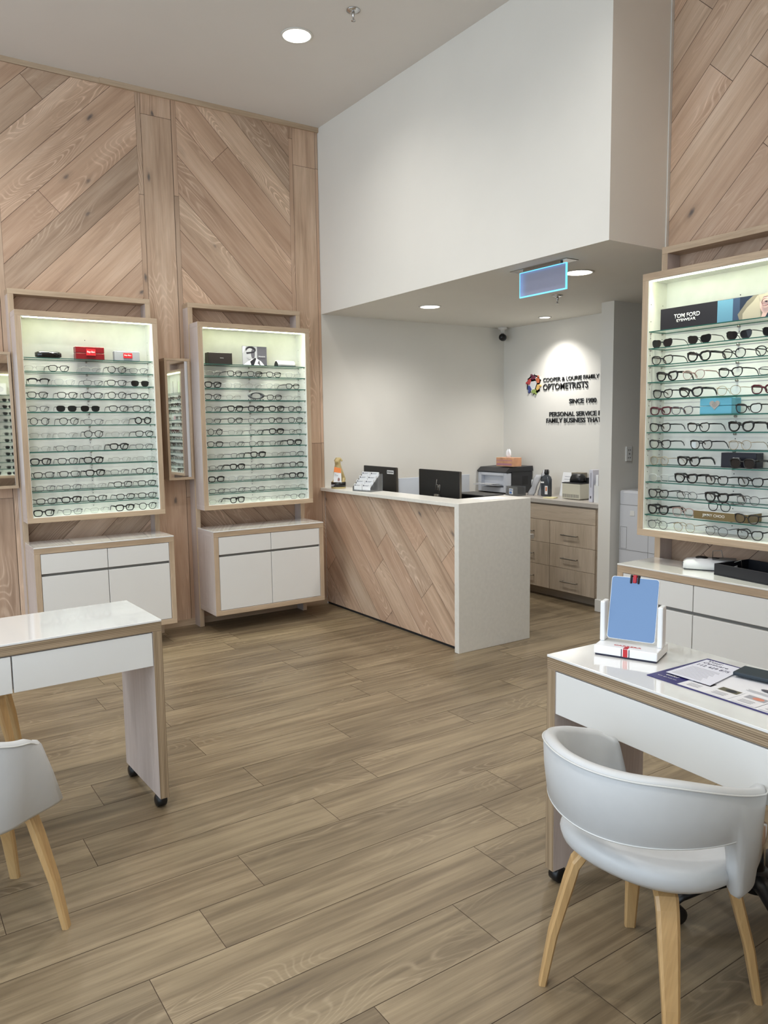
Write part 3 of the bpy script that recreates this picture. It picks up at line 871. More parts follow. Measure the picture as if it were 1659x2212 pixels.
text('lettering', 'EYEWEAR', M_INKW, t, (-0.255, -0.0016, 0.034), 0.108, 0.013, 0.0005, 0.004)
put(t, 'C', -(-3.453-YR1), -0.225, ZT+0.0005, 0.0)
tag(t, 'long black banner card with blonde model portrait above right shelves', 'display card')
M_BLUE = mat('pale_turquoise_card', (104, 184, 208), 0.4)
t = box_thing('gift_box', 'C', 0.0, -0.185, SHELF_Z[5], 0.17, 0.08, 0.078, M_BLUE, 'turquoise gift box with heart tag among glasses on right shelves', 'box', seam=0.040)
t.location = (unit_matrix('C') @ Vector((-(-3.428-YR1), -0.185, SHELF_Z[5]+0.0005)))
b = newbm(); hp = [(0.0, -0.024)]
heart = [(0.016*sin(a)**3*1.5, 0.0016*(13*cos(a)-5*cos(2*a)-2*cos(3*a)-cos(4*a))) for a in [2*pi*k/28 for k in range(28)]]
heart = [(x*1.15, z*0.5+z*0.6) for x, z in heart]
poly(b, [(-0.003+x, -0.0412, 0.046+z*0.9) for x, z in heart], (0, -0.0015, 0)); ht = obj('heart_tag', b, mat('silver_tag', (182, 176, 168), 0.3, metal=0.3), t)
for i, (s_, w_) in enumerate((('PLEASE', 0.018), ('RETURN TO', 0.026), ('TIFFANY', 0.022))):
    text('lettering', s_, mat('tag_print', (110, 106, 100), 0.4), t, (-0.003-w_/2, -0.0428, 0.052-0.007*i), w_, 0.0035, 0.0003)
M_NAVY = mat('navy_card', (18, 20, 34), 0.35)
t = box_thing('gift_box', 'C', -(-3.545-YR1), -0.175, SHELF_Z[8], 0.182, 0.06, 0.072, M_NAVY, 'navy gift box behind thick black sunglasses on right shelves', 'box')
text('lettering', 'PRADA', M_INKW, t, (-0.028, -0.0303, 0.044), 0.034, 0.006, 0.0003)
M_OLIVE = mat('olive_gold_card', (118, 100, 62), 0.45)
t = box_thing('gift_box', 'C', -(-3.478-YR1), -0.175, SHELF_Z[11], 0.29, 0.12, 0.040, M_OLIVE, 'low olive gold box with glasses on top, lowest right shelf', 'box')
b = newbm(); box(b, -0.144, 0.144, -0.059, 0.059, 0.0402, 0.042); obj('box_top', b, M_PAPER, t)
text('lettering', 'JIMMY CHOO', M_INKW, t, (-0.095, -0.0603, 0.010), 0.12, 0.018, 0.0003, 0.004)
# map poster and small cards on the reflected case
t = empty('display_card'); b = newbm(); box(b, -0.055, 0.055, -0.0015, 0.0015, 0, 0.165); obj('card', b, mat('plum_print', (60, 42, 62), 0.45), t)
aus = [(-0.04, 0.07), (-0.044, 0.09), (-0.03, 0.103), (-0.018, 0.118), (-0.006, 0.112), (0.004, 0.124), (0.012, 0.112), (0.02, 0.112), (0.025, 0.128), (0.032, 0.108), (0.044, 0.09),
       (0.042, 0.07), (0.028, 0.052), (0.015, 0.055), (0.004, 0.068), (-0.016, 0.070), (-0.03, 0.062)]
prt('map_print', [(mat('map_orange', (236, 172, 44), 0.45), [(x, z-0.005) for x, z in aus])])
put(t, 'D', 0.06, -0.2, ZT+0.0005, 0.35); tag(t, 'plum card with orange map seen in the narrow mirror', 'display card')
t = empty('display_card'); b = newbm(); box(b, -0.06, 0.06, -0.0015, 0.0015, 0, 0.15); obj('card', b, mat('pale_green_print', (200, 214, 190), 0.45), t)
put(t, 'D', -0.16, -0.2, ZT+0.0005, 0.2); tag(t, 'pale green card beside the map card seen in the narrow mirror', 'display card')
t = box_thing('gift_box', 'D', -0.335+2*0.167, -0.2, SHELF_Z[4], 0.09, 0.03, 0.06, M_PAPER, 'small white and red striped box reflected in narrow mirror', 'box')
b = newbm(); box(b, -0.02, -0.008, -0.0165, -0.0152, 0.008, 0.052); box(b, 0.012, 0.024, -0.0165, -0.0152, 0.008, 0.052); obj('stripes', b, M_REDL, t)
t = empty('display_card'); b = newbm(); box(b, -0.12, 0.12, -0.0015, 0.0015, 0, 0.15); obj('card', b, M_PAPER, t)
gg = mat('leaf_green', (120, 200, 70), 0.4)
prt('eye_print', [(g4, ell(0.0, 0.07, 0.09, 0.045)), (gg, ell(0.0, 0.07, 0.035, 0.035)), (g1, ell(0, 0.07, 0.015, 0.015)), (g2, [(-0.1, 0.08), (0, 0.135), (0.1, 0.08), (0, 0.125)])])
put(t, 'E', 0.02, -0.2, ZT+0.0005); tag(t, 'white card with green eye reflected in leftmost mirror', 'display card')

# ---- things on the right base cabinet
def wput(o, x, y, z, rz=0.0): o.location = (x, y, z); o.rotation_euler = (0, 0, rz); return o
t = empty('lens_meter'); b = newbm()
L = [(-0.11, 0.05, 0.0), (-0.105, 0.055, 0.03), (-0.02, 0.062, 0.042), (0.10, 0.06, 0.035), (0.12, 0.05, 0.02)]
loops = []
for x, hw_, h in ((-0.115, 0.045, 0.036), (-0.10, 0.055, 0.046), (-0.03, 0.064, 0.056), (0.06, 0.066, 0.050), (0.12, 0.06, 0.042), (0.135, 0.05, 0.034)):
    loops.append([(x, -hw_, 0.006), (x, -hw_, h*0.55), (x, -hw_*0.72, h), (x, hw_*0.72, h), (x, hw_, h*0.55), (x, hw_, 0.006)])
loft(b, loops); obj('body', b, mat('pale_grey_plastic', (206, 208, 210), 0.3), t)
b = newbm(); box(b, -0.11, 0.125, -0.055, 0.055, 0, 0.0065, 0.002); obj('base', b, mat('dark_grey_plastic', (58, 60, 62), 0.4), t)
b = newbm(); lathe(b, [(0.001, -0.004), (0.028, -0.004), (0.030, 0.002), (0.022, 0.006), (0.001, 0.007)], 18, c=(-0.03, 0.0, 0.056)); lathe(b, [(0.001, -0.004), (0.018, -0.004), (0.018, 0.004), (0.001, 0.005)], 14, c=(0.035, 0.01, 0.053))
obj('lens_cups', b, M_BLACKP, t)
b = newbm(); box(b, -0.1185, -0.108, -0.038, 0.005, 0.012, 0.034, 0.003); obj('control_panel', b, mat('charcoal_plastic', (70, 72, 74), 0.4), t)
b = newbm(); tube(b, [(0.02, 0.04, 0.05), (0.02, 0.045, 0.085), (0.06, 0.03, 0.092), (0.07, 0.02, 0.05)], 0.0022, 6); tube(b, [(0.10, -0.05, 0.04), (0.15, -0.06, 0.062), (0.155, -0.06, 0.02)], 0.002, 6); obj('wire_holder', b, M_STEEL, t)
b = newbm(); box(b, 0.02, 0.13, -0.045, 0.045, 0.050, 0.054, 0.001); obj('tray_plate', b, mat('mid_grey_plastic', (120, 122, 124), 0.4), t)
wput(t, 0.27, -3.40, 0.7665, radians(-58)); tag(t, 'pale grey lens tracing device on white cabinet top below right case', 'device')
t = empty('storage_tray'); b = newbm()
box(b, -0.17, 0.17, -0.12, 0.12, 0.0, 0.006); 
for a in ((-0.17, 0.17, -0.12, -0.112), (-0.17, 0.17, 0.112, 0.12), (-0.17, -0.162, -0.112, 0.112), (0.162, 0.17, -0.112, 0.112)): box(b, *a, 0.006, 0.055, 0.001)
obj('tray_body', b, mat('navy_black_plastic', (20, 22, 30), 0.5), t)
wput(t, 0.255, -3.69, 0.7665, radians(-98)); tag(t, 'navy black tray on white cabinet top at right edge', 'tray')

# ================================================================== RECEPTION COUNTER
t = empty('reception_counter'); RCNT = t
b = newbm(); box(b, 0.003, 0.03, -1.775, -0.002, 0.02, 0.972, mi=1)
planks(b, lambda a, z: (0.0, -a, z), (0.002, 1.775, 0.02, 0.972), -pi/4, W45, (0.848*cos(pi/4)) % W45, 1.5, joints={}, gap=0.0024, rnd=random.Random(15))
obj('timber_front', b, [M_PLANK, M_GAP], t, label='diagonal limed oak boards', recalc=False)
b = newbm(); box(b, 0.01, 0.03, -1.775, -0.002, 0.0, 0.019); obj('kick_strip', b, M_BLACKM, t)
b = newbm(); box(b, -0.046, 0.60, -1.82, -1.776, 0.0, 0.997, 0.0015); obj('end_panel', b, M_STONE, t)
b = newbm(); box(b, -0.046, 0.17, -1.7758, -0.002, 0.972, 0.997, 0.0015); box(b, 0.17, 0.60, -1.7758, -1.55, 0.972, 0.997, 0.0015); obj('ledge_top', b, M_STONE, t)
b = newbm(); box(b, 0.031, 0.68, -1.775, -0.002, 0.70, 0.73, 0.001); obj('desk_top', b, M_GREYST, t)
b = newbm(); box(b, 0.031, 0.06, -1.775, -0.002, 0.731, 0.9715); obj('upstand', b, M_WHITE, t)
tag(t, 'reception counter with diagonal oak front and white stone end', 'counter')

# monitors
def make_monitor(name, loc, rz, label, sticker=False):
    t = empty(name, loc, rz)    # back of the screen faces local -y
    b = newbm(); box(b, -0.27, 0.27, -0.006, 0.012, 0.12, 0.44, 0.004, seg=2); obj('housing', b, mat('monitor_back', (13, 15, 17), 0.45), t)
    b = newbm(); box(b, -0.268, 0.268, 0.0122, 0.014, 0.122, 0.438); obj('screen', b, mat('screen_off', (12, 12, 14), 0.08), t)
    b = newbm(); box(b, 0.2705, 0.2725, -0.005, 0.012, 0.125, 0.438); box(b, -0.2725, -0.2705, -0.005, 0.012, 0.125, 0.438); obj('silver_edge', b, M_STEEL, t)
    b = newbm(); box(b, -0.03, 0.03, -0.03, -0.007, 0.02, 0.26, 0.003); obj('stand_neck', b, M_STEEL, t)
    b = newbm(); box(b, -0.10, 0.10, -0.09, 0.09, 0.0, 0.01, 0.003); obj('stand_foot', b, M_STEEL, t)
    b = newbm()
    sl = 0.012
    for x0, z0, z1 in ((-0.028, 0.29, 0.37), (-0.006, 0.29, 0.33), (0.008, 0.29, 0.33), (0.022, 0.265, 0.33)):
        tube(b, [(x0-sl*(0.33-z0)/0.06, -0.0072, z0), (x0+sl*(z1-0.33)/0.06, -0.0072, z1)], 0.0022, 5)
    tube(b, [(-0.024, -0.0072, 0.33), (-0.006, -0.0072, 0.33)], 0.0022, 5); tube(b, [(0.008, -0.0072, 0.33), (0.022, -0.0072, 0.33)], 0.0022, 5); tube(b, [(0.008, -0.0072, 0.29), (0.018, -0.0072, 0.29)], 0.0022, 5)
    obj('slanted_logo', b, M_STEEL, t)
    if sticker:
        b = newbm(); box(b, 0.13, 0.235, -0.0078, -0.0064, 0.385, 0.415); st = obj('sticker', b, M_PAPER, t)
        b = newbm()
        for i in range(6): box(b, 0.139+i*0.0155, 0.149+i*0.0155, -0.0084, -0.008, 0.394, 0.406)
        obj('sticker_symbols', b, g1, st)
    tag(t, label, 'monitor', 'counter monitors'); return t
mo1 = make_monitor('computer_monitor', (0.33, -0.33, 0.731), -pi/2, 'black monitor with white sticker strip, nearer the dog statue', True)
mo1.location.z = 0.731-0.04
mo1.location = (0.36, -0.30, 0.70)
mo2 = make_monitor('computer_monitor', (0.36, -1.10, 0.731), -pi/2, 'black monitor in the middle of the counter, back to viewer')
for mo, dz in ((mo1, -0.02), (mo2, 0.0)):
    mo.location.z = 0.7305
    mo.rotation_euler = (0, 0, radians(-94))
# work things on the counter desk
t = empty('desk_screen'); b = newbm(); box(b, 0.37, 1.12, -0.556, -0.55, 0.735, 1.082, 0.001); obj('panel', b, mat('frosted_white_panel', (214, 220, 228), 0.3), t)
tag(t, 'white divider panel rising behind the two monitors', 'divider')
b = newbm(); box(b, 0.72, 0.74, -0.575, -0.531, 0.0, 0.7345); box(b, 1.05, 1.07, -0.575, -0.531, 0.0, 0.7345); obj('post', b, M_STEEL, t)
t = empty('document_tray'); 
b = newbm(); box(b, -0.10, 0.10, -0.17, 0.17, 0, 0.265, 0.006, seg=2); obj('tray_body', b, M_BLACKP, t)
b = newbm()
for i in range(3): box(b, -0.102, -0.0995, -0.16, 0.16, 0.07+i*0.07, 0.074+i*0.07)
obj('slot_lines', b, M_BLACKM, t)
wput(t, 0.575, -1.30, 0.7305)
tag(t, 'black document tray beside the middle monitor', 'tray')
t = empty('paper_sheet'); b = newbm(); box(b, -0.105, 0.105, -0.148, 0.148, 0, 0.0012); obj('sheet', b, M_PAPER, t)
wput(t, 0.36, -1.665, 0.9975, radians(88)); t.scale = (0.8, 0.75, 1); tag(t, 'white paper sheet lying on the counter end', 'paper')
# business card stand
t = empty('card_stand'); 
b = newbm()
for i in range(4):
    y0 = -0.06+i*0.030; z0 = i*0.030
    box(b, -0.0965, 0.0965, y0, y0+0.0015, z0+0.0005, z0+0.012)
for sx in (-1, 1):
    poly(b, [(sx*0.098, -0.062, 0), (sx*0.098, 0.075, 0), (sx*0.098, 0.075, 0.135), (sx*0.098, 0.05, 0.135), (sx*0.098, -0.062, 0.03)], (sx*0.0015, 0, 0))
box(b, -0.0965, 0.0965, 0.072, 0.0735, 0.0005, 0.134)
obj('acrylic_rack', b, M_ACRYL, t)
cardm = M_PAPER
bb = None
for i in range(4):
    for j in (-1, 1):
        b = newbm(); box(b, j*0.048-0.043, j*0.048+0.043, -0.054+i*0.030, -0.044+i*0.030, 0.004+i*0.030, 0.058+i*0.030); cd = obj('card_stack', b, cardm, t)
        b = newbm(); lathe(b, [(0.0001, 0), (0.006, 0), (0.006, -0.0006), (0.0001, -0.0006)], 10, c=(j*0.048-0.03, -0.0543+i*0.030, 0.047+i*0.030), axis='y')
        box(b, j*0.048-0.02, j*0.048+0.03, -0.0549+i*0.030, -0.0543+i*0.030, 0.048+i*0.030, 0.0495+i*0.030); box(b, j*0.048-0.02, j*0.048+0.02, -0.0549+i*0.030, -0.0543+i*0.030, 0.043+i*0.030, 0.0445+i*0.030)
        obj('card_print', b, g2, cd)
wput(t, 0.065, -0.555, 0.9975, radians(-78)); tag(t, 'clear tiered stand of white business cards on the counter', 'card stand')
# dog statue
def skinned(name, verts, edges, radii, m, parent, root=0, sub=2):
    me = bpy.data.meshes.new(name); me.from_pydata([Vector(v) for v in verts], edges, []); 
    o = bpy.data.objects.new(name, me); COL.objects.link(o)
    o.modifiers.new('skin', 'SKIN'); sk_ = me.skin_vertices[0].data
    for i, r in enumerate(radii):
        sk_[i].radius = (r, r) if isinstance(r, (int, float)) else r
        sk_[i].use_root = (i == root)
    s_ = o.modifiers.new('sub', 'SUBSURF'); s_.levels = sub; s_.render_levels = sub
    bpy.context.view_layer.update()
    dg = bpy.context.evaluated_depsgraph_get()
    me2 = bpy.data.meshes.new_from_object(o.evaluated_get(dg)); bpy.data.objects.remove(o)
    for p in me2.polygons: p.use_smooth = True
    me2.materials.clear(); me2.materials.append(m)
    o = bpy.data.objects.new(name, me2); COL.objects.link(o); o.parent = parent
    return o
t = empty('dog_statue'); M_DOG = mat('golden_tan_resin', (190, 172, 122), 0.35, vary=0.12, vscale=25)
V = [(0, 0.03, 0.075), (0, 0.015, 0.13), (0, 0.0, 0.175), (0, -0.006, 0.205), (0, -0.012, 0.232), (0, -0.045, 0.224), (0, -0.055, 0.222),
     (0.018, 0.008, 0.248), (0.034, 0.008, 0.222), (-0.018, 0.008, 0.248), (-0.034, 0.008, 0.222),
     (0.022, -0.015, 0.14), (0.022, -0.022, 0.09), (0.022, -0.028, 0.05), (0.022, -0.042, 0.047), (-0.022, -0.015, 0.14), (-0.022, -0.022, 0.09), (-0.022, -0.028, 0.05), (-0.022, -0.042, 0.047),
     (0.035, 0.03, 0.07), (0.040, -0.012, 0.052), (-0.035, 0.03, 0.07), (-0.040, -0.012, 0.052), (0.0, 0.055, 0.06), (0.03, 0.062, 0.052)]
E_ = [(0, 1), (1, 2), (2, 3), (3, 4), (4, 5), (5, 6), (4, 7), (7, 8), (4, 9), (9, 10), (2, 11), (11, 12), (12, 13), (13, 14), (2, 15), (15, 16), (16, 17), (17, 18), (0, 19), (19, 20), (0, 21), (21, 22), (0, 23), (23, 24)]
R_ = [0.040, 0.035, 0.030, 0.021, 0.024, 0.014, 0.010, 0.008, 0.007, 0.008, 0.007, 0.014, 0.011, 0.009, 0.009, 0.014, 0.011, 0.009, 0.009, 0.022, 0.012, 0.022, 0.012, 0.010, 0.007]
skinned('dog_body', V, E_, R_, M_DOG, t)
b = newbm(); lathe(b, [(0.001, 0), (0.058, 0), (0.060, 0.004), (0.060, 0.014)], 28); obj('plinth_rim', b, M_DOG, t)
b = newbm(); lathe(b, [(0.060, 0.0142), (0.0612, 0.0145), (0.0612, 0.052), (0.058, 0.0525)], 28); obj('plinth_band', b, mat('plinth_black_wrap', (22, 20, 20), 0.35), t)
b = newbm(); lathe(b, [(0.058, 0.0527), (0.058, 0.058), (0.045, 0.062), (0.001, 0.063)], 28); obj('plinth_top', b, M_DOG, t)
tg = newbm(); poly(tg, [(-0.020, -0.060, 0.055), (0.048, -0.052, 0.055), (0.040, -0.040, 0.168), (-0.014, -0.046, 0.180)], (0, -0.0012, 0)); tgo = obj('tag_card', tg, M_PAPER, t)
b = newbm(); poly(b, [(-0.0165, -0.0548, 0.138), (0.0425, -0.0452, 0.128), (0.040, -0.0416, 0.168), (-0.014, -0.0478, 0.180)], (0, -0.0006, 0)); obj('orange_header', b, mat('tag_orange', (236, 132, 52), 0.45), tgo)
text('lettering', 'Scan\nto donate', g1, t, (-0.008, -0.0600, 0.108), 0.030, 0.016, 0.0004, 0.0)
b = newbm(); poly(b, [(0.016, -0.0592, 0.066), (0.030, -0.058, 0.063), (0.036, -0.057, 0.082), (0.026, -0.0575, 0.094), (0.018, -0.0582, 0.084)], (0, -0.0004, 0)); obj('picture', b, mat('tag_pic', (150, 110, 104), 0.5), tgo)
b = newbm(); box(b, -0.045, -0.01, -0.062, -0.0613, 0.030, 0.034); box(b, -0.045, -0.018, -0.062, -0.0613, 0.022, 0.026); obj('plinth_text', b, g4, t)
wput(t, 0.035, -0.165, 0.9975, radians(-52)); tag(t, 'small golden dog statue with orange tag on counter by the wall', 'statue')

# ================================================================== BACK BENCH
t = empty('back_bench'); XB0 = 1.63
b = newbm(); box(b, XB0+0.018, 2.028, -1.535, -0.002, 0.09, 0.825, mi=0); box(b, XB0+0.10, 2.0, -1.53, -0.01, 0.0, 0.09, mi=0); obj('carcass', b, M_BENCH, t)
b = newbm(); box(b, XB0-0.012, 2.029, -1.545, -0.002, 0.826, 0.862, 0.002); obj('benchtop', b, M_GREYST, t, label='grey benchtop')
b = newbm(); box(b, XB0, XB0+0.017, -1.509, -0.004, 0.684, 0.812, 0.001); obj('rail_panel', b, M_BENCH, t)
for y0, y1 in ((-1.509, -1.015), (-1.010, -0.51), (-0.505, -0.004)):
    for z0, z1 in ((0.486, 0.681), (0.289, 0.483), (0.088, 0.286)):
        b = newbm(); box(b, XB0, XB0+0.017, y0, y1, z0, z1, 0.001, grain=2)
        lay = b.loops.layers.float_vector.get('tint') if hasattr(b.loops.layers, 'float_vector') else None
        if lay:
            tt = (random.random(), random.random(), random.random())
            for f in b.faces:
                for l in f.loops: l[lay] = tt
        dr = obj('drawer', b, M_BENCH, t)
        ym = (y0+y1)/2+0.012; zm = z0+(z1-z0)*0.46
        b = newbm(); tube(b, [(XB0, ym-0.078, zm), (XB0-0.028, ym-0.082, zm), (XB0-0.030, ym-0.085, zm)], 0.004, 6)
        tube(b, [(XB0, ym+0.078, zm), (XB0-0.028, ym+0.082, zm), (XB0-0.030, ym+0.085, zm)], 0.004, 6)
        box(b, XB0-0.034, XB0-0.026, ym-0.09, ym+0.09, zm-0.005, zm+0.005, 0.002)
        obj('handle', b, M_STEEL, dr)
tag(t, 'pale oak bench with drawers along the back wall behind reception', 'cabinet')
ZB = 0.8625
# printer
t = empty('printer'); GW = mat('printer_light_grey', (200, 204, 212), 0.4); DK = mat('printer_charcoal', (42, 43, 47), 0.4)
b = newbm(); box(b, 0.06, 0.33, -0.20, 0.20, 0.0, 0.21, 0.008, seg=2); obj('main_body', b, DK, t)
b = newbm(); box(b, 0.0, 0.0595, -0.20, -0.155, 0.012, 0.195, 0.004); box(b, 0.0, 0.0595, 0.155, 0.20, 0.012, 0.195, 0.004); box(b, 0.0, 0.0595, -0.155, 0.155, 0.012, 0.06, 0.003); box(b, 0.0, 0.0595, -0.155, 0.155, 0.168, 0.195, 0.003); box(b, 0.045, 0.0595, -0.155, 0.155, 0.06, 0.168)
obj('front_fascia', b, GW, t)
b = newbm(); poly(b, [(0.0, -0.203, 0.196), (-0.012, -0.203, 0.208), (0.035, -0.203, 0.243), (0.33, -0.203, 0.252), (0.335, -0.203, 0.205), (0.06, -0.203, 0.205)], (0, 0.406, 0)); obj('scanner_lid', b, DK, t)
b = newbm(); poly(b, [(-0.13, -0.13, 0.085), (0.05, -0.12, 0.070), (0.05, 0.12, 0.070), (-0.12, 0.13, 0.085)], (0, 0, 0.004)); obj('output_tray', b, GW, t)
b = newbm(); poly(b, [(-0.12, -0.10, 0.092), (0.04, -0.10, 0.080), (0.04, 0.09, 0.080), (-0.11, 0.10, 0.095)], (0, 0, 0.003)); poly(b, [(-0.08, -0.13, 0.097), (0.04, -0.06, 0.087), (0.03, 0.08, 0.087), (-0.09, 0.04, 0.100)], (0, 0, 0.002)); obj('printed_sheets', b, M_PAPER, t)
b = newbm(); box(b, 0.20, 0.27, -0.2015, -0.2, 0.08, 0.16); obj('vent_panel', b, M_BLACKM, t)
wput(t, 1.69, -0.21, ZB); tag(t, 'black and grey printer on the back bench in the corner', 'printer')
t = empty('tissue_box'); TP = mat('tissue_box_card', (222, 166, 128), 0.5, vary=0.25, vscale=14)
b = newbm(); box(b, -0.058, 0.058, -0.11, 0.11, 0, 0.082, 0.002); obj('carton', b, TP, t)
b = newbm(); box(b, -0.0595, -0.0582, -0.10, 0.10, 0.012, 0.028); box(b, -0.0595, -0.0582, -0.105, 0.105, 0.052, 0.058); obj('printed_bands', b, mat('carton_plum', (190, 130, 150), 0.5), t)
b = newbm()
lps = []
for i, (z, r) in enumerate(((0.082, 0.03), (0.105, 0.034), (0.135, 0.026), (0.155, 0.012))):
    lps.append([((r*(0.45+0.2*sin(3*a+i)))*cos(a), r*(1+0.22*sin(2*a+i*1.3))*sin(a)*1.1, z+0.008*sin(3*a+i)) for a in [2*pi*k/18 for k in range(18)]])
loft(b, lps); obj('tissue', b, mat('tissue_white', (236, 236, 238), 0.7), t)
wput(t, 1.80, -0.32, ZB+0.2535); tag(t, 'orange patterned tissue box on top of the printer', 'tissue box')
t = empty('plastic_bin'); b = newbm()
for a in ((-0.05, 0.05, -0.075, 0.075, 0, 0.003), (-0.052, -0.049, -0.077, 0.077, 0.0, 0.085), (0.049, 0.052, -0.077, 0.077, 0, 0.085), (-0.049, 0.049, -0.077, -0.074, 0.0, 0.085), (-0.049, 0.049, 0.074, 0.077, 0.0, 0.085)): box(b, *a)
obj('clear_tub', b, M_ACRYL, t)
b = newbm(); box(b, -0.0545, -0.0525, -0.02, 0.03, 0.012, 0.065); lb = obj('label_sticker', b, M_PAPER, t); b = newbm(); box(b, -0.0555, -0.0547, -0.006, 0.024, 0.018, 0.038); box(b, -0.0555, -0.0547, -0.014, 0.024, 0.048, 0.056); obj('label_print', b, mat('label_blue', (90, 130, 190), 0.5), lb)
wput(t, 1.69, -0.53, ZB); tag(t, 'clear plastic tub with blue label next to the printer', 'tub')
def bag(loc, rz, lean, label, h=0.19):
    t = empty('plastic_sleeve'); b = newbm()
    loops = []
    for i in range(8):
        z = h*i/7; y = lean*i/7
        loops.append([(0.012*sin(1.3*i+j*0.8)*0.5+(0.008 if j < 5 else -0.008), y-0.035+0.07*((j if j < 5 else 9-j)/4), z) for j in range(10)])
    loft(b, loops); obj('sleeve', b, thin_glass('crinkled_sleeve', (0.8, 0.82, 0.86), refl=2.0, rough=0.15, body=(0.86, 0.87, 0.91), bodyfac=0.6), t)
    b = newbm(); box(b, -0.002, 0.002, lean*0.3-0.02, lean*0.3+0.02, 0.03, h*0.75); obj('insert_card', b, M_PAPER, t)
    wput(t, *loc, rz); tag(t, label, 'plastic sleeve', 'clear sleeves on the back bench'); return t
bag((1.80, -0.61, ZB), 0.0, -0.10, 'crinkled clear sleeve leaning right beside the plastic tub')
bag((1.86, -0.68, ZB), 0.0, -0.06, 'taller crinkled clear sleeve behind the dark bottle', 0.23)
t = empty('bottle'); BT = mat('smoky_bottle', (62, 66, 72), 0.15)
b = newbm()
lps = []
for z, rx, ry in ((0, 0.026, 0.050), (0.004, 0.030, 0.054), (0.15, 0.030, 0.054), (0.175, 0.026, 0.044), (0.19, 0.014, 0.018), (0.20, 0.013, 0.016)):
    lps.append([(rx*math.copysign(abs(cos(a))**0.7, cos(a)), ry*math.copysign(abs(sin(a))**0.7, sin(a)), z) for a in [2*pi*k/24 for k in range(24)]])
loft(b, lps); obj('bottle_body', b, BT, t)
b = newbm(); lathe(b, [(0.001, 0.2), (0.020, 0.2), (0.021, 0.204), (0.019, 0.238), (0.001, 0.239)], 18); obj('cap', b, M_BLACKP, t)
b = newbm(); box(b, -0.0325, -0.031, -0.045, -0.012, 0.02, 0.095); lb = obj('label_sticker', b, M_PAPER, t); b = newbm(); box(b, -0.0335, -0.0327, -0.037, -0.022, 0.05, 0.085); obj('label_print', b, mat('label_orange', (214, 120, 70), 0.5), lb)
b = newbm(); box(b, -0.0325, -0.031, 0.0, 0.04, 0.118, 0.132); obj('label_strip', b, M_PAPER, t)
wput(t, 1.83, -0.775, ZB); tag(t, 'dark grey squat bottle with black cap on the back bench', 'bottle')
t = empty('paper_stand'); b = newbm(); poly(b, [(0.0, -0.075, 0), (0.0, 0.075, 0), (0.05, 0.075, 0.21), (0.05, -0.075, 0.21)], (0.003, 0, 0)); obj('sheet', b, M_PAPER, t)
b = newbm(); 
for i in range(7): poly(b, [(0.0018+0.05*(0.03+i*0.024)/0.21-0.004, -0.06, 0.03+i*0.024), (0.0018+0.05*(0.03+i*0.024)/0.21-0.004, 0.045, 0.03+i*0.024), (0.0026+0.05*(0.033+i*0.024)/0.21-0.004, 0.045, 0.0325+i*0.024), (0.0026+0.05*(0.033+i*0.024)/0.21-0.004, -0.06, 0.0325+i*0.024)])
obj('printed_lines', b, g3, t)
wput(t, 1.94, -0.90, ZB); tag(t, 'upright printed form standing between bottle and cream box', 'paper')
t = empty('carton'); b = newbm(); box(b, -0.04, 0.04, -0.055, 0.055, 0, 0.215, 0.002); obj('carton_body', b, mat('taupe_card', (128, 120, 104), 0.6), t)
wput(t, 1.975, -1.025, ZB); tag(t, 'taupe upright carton behind the cream box', 'box')
t = empty('frame_heater'); CR = mat('cream_plastic', (206, 202, 184), 0.4)
b = newbm(); box(b, -0.075, 0.075, -0.10, 0.10, 0.004, 0.135, 0.006, seg=2); obj('body', b, CR, t)
b = newbm()
for i in range(16): box(b, -0.0765, -0.0752, -0.088+i*0.0115, -0.083+i*0.0115, 0.016, 0.045)
obj('vent_slots', b, M_GREYGAP, t)
b = newbm(); box(b, -0.078, 0.078, -0.103, 0.103, 0.1352, 0.143, 0.003); obj('top_plate', b, M_BLACKM, t)
b = newbm(); loops = []
for y, s_ in ((-0.075, 0.75), (-0.055, 1.0), (0.03, 1.0), (0.05, 0.7)): loops.append([(0.05*cos(a)*s_, y, 0.143+0.075*max(0, sin(a))**0.6*s_) for a in [pi*k/10 for k in range(11)]])
loft(b, loops); obj('blower_hood', b, M_BLACKP, t)
b = newbm(); box(b, 0.02, 0.05, -0.10, -0.082, 0.143, 0.185, 0.002); obj('switch_block', b, M_BLACKP, t)
wput(t, 1.83, -1.13, ZB, 0.0); tag(t, 'cream frame heater with black hood on the back bench', 'device')
t = empty('note_pad'); b = newbm(); box(b, -0.04, 0.04, -0.05, 0.05, 0, 0.008); obj('pad', b, mat('pale_yellow_paper', (222, 214, 168), 0.6), t)
wput(t, 1.72, -0.93, ZB, 0.3); tag(t, 'small yellow note pad in front of the cream device', 'note pad')
t = empty('ring_binder'); b = newbm(); box(b, -0.11, 0.11, -0.020, 0.020, 0, 0.265, 0.002); obj('cover', b, mat('pale_lilac_cover', (206, 206, 216), 0.4), t)
b = newbm()
box(b, -0.1112, -0.1102, -0.006, 0.006, 0.03, 0.05); box(b, -0.1112, -0.1102, -0.003, 0.001, 0.12, 0.24); obj('spine_print', b, g2, t)
wput(t, 1.81, -1.395, ZB); tag(t, 'tall pale binder standing left of the magazine file', 'binder')
t = empty('magazine_file'); b = newbm()
poly(b, [(-0.11, -0.045, 0), (0.11, -0.045, 0), (0.11, -0.045, 0.24), (-0.02, -0.045, 0.24), (-0.11, -0.045, 0.14)], (0, 0.002, 0)); poly(b, [(-0.11, 0.033, 0), (0.11, 0.033, 0), (0.11, 0.033, 0.24), (-0.02, 0.033, 0.24), (-0.11, 0.033, 0.14)], (0, 0.002, 0))
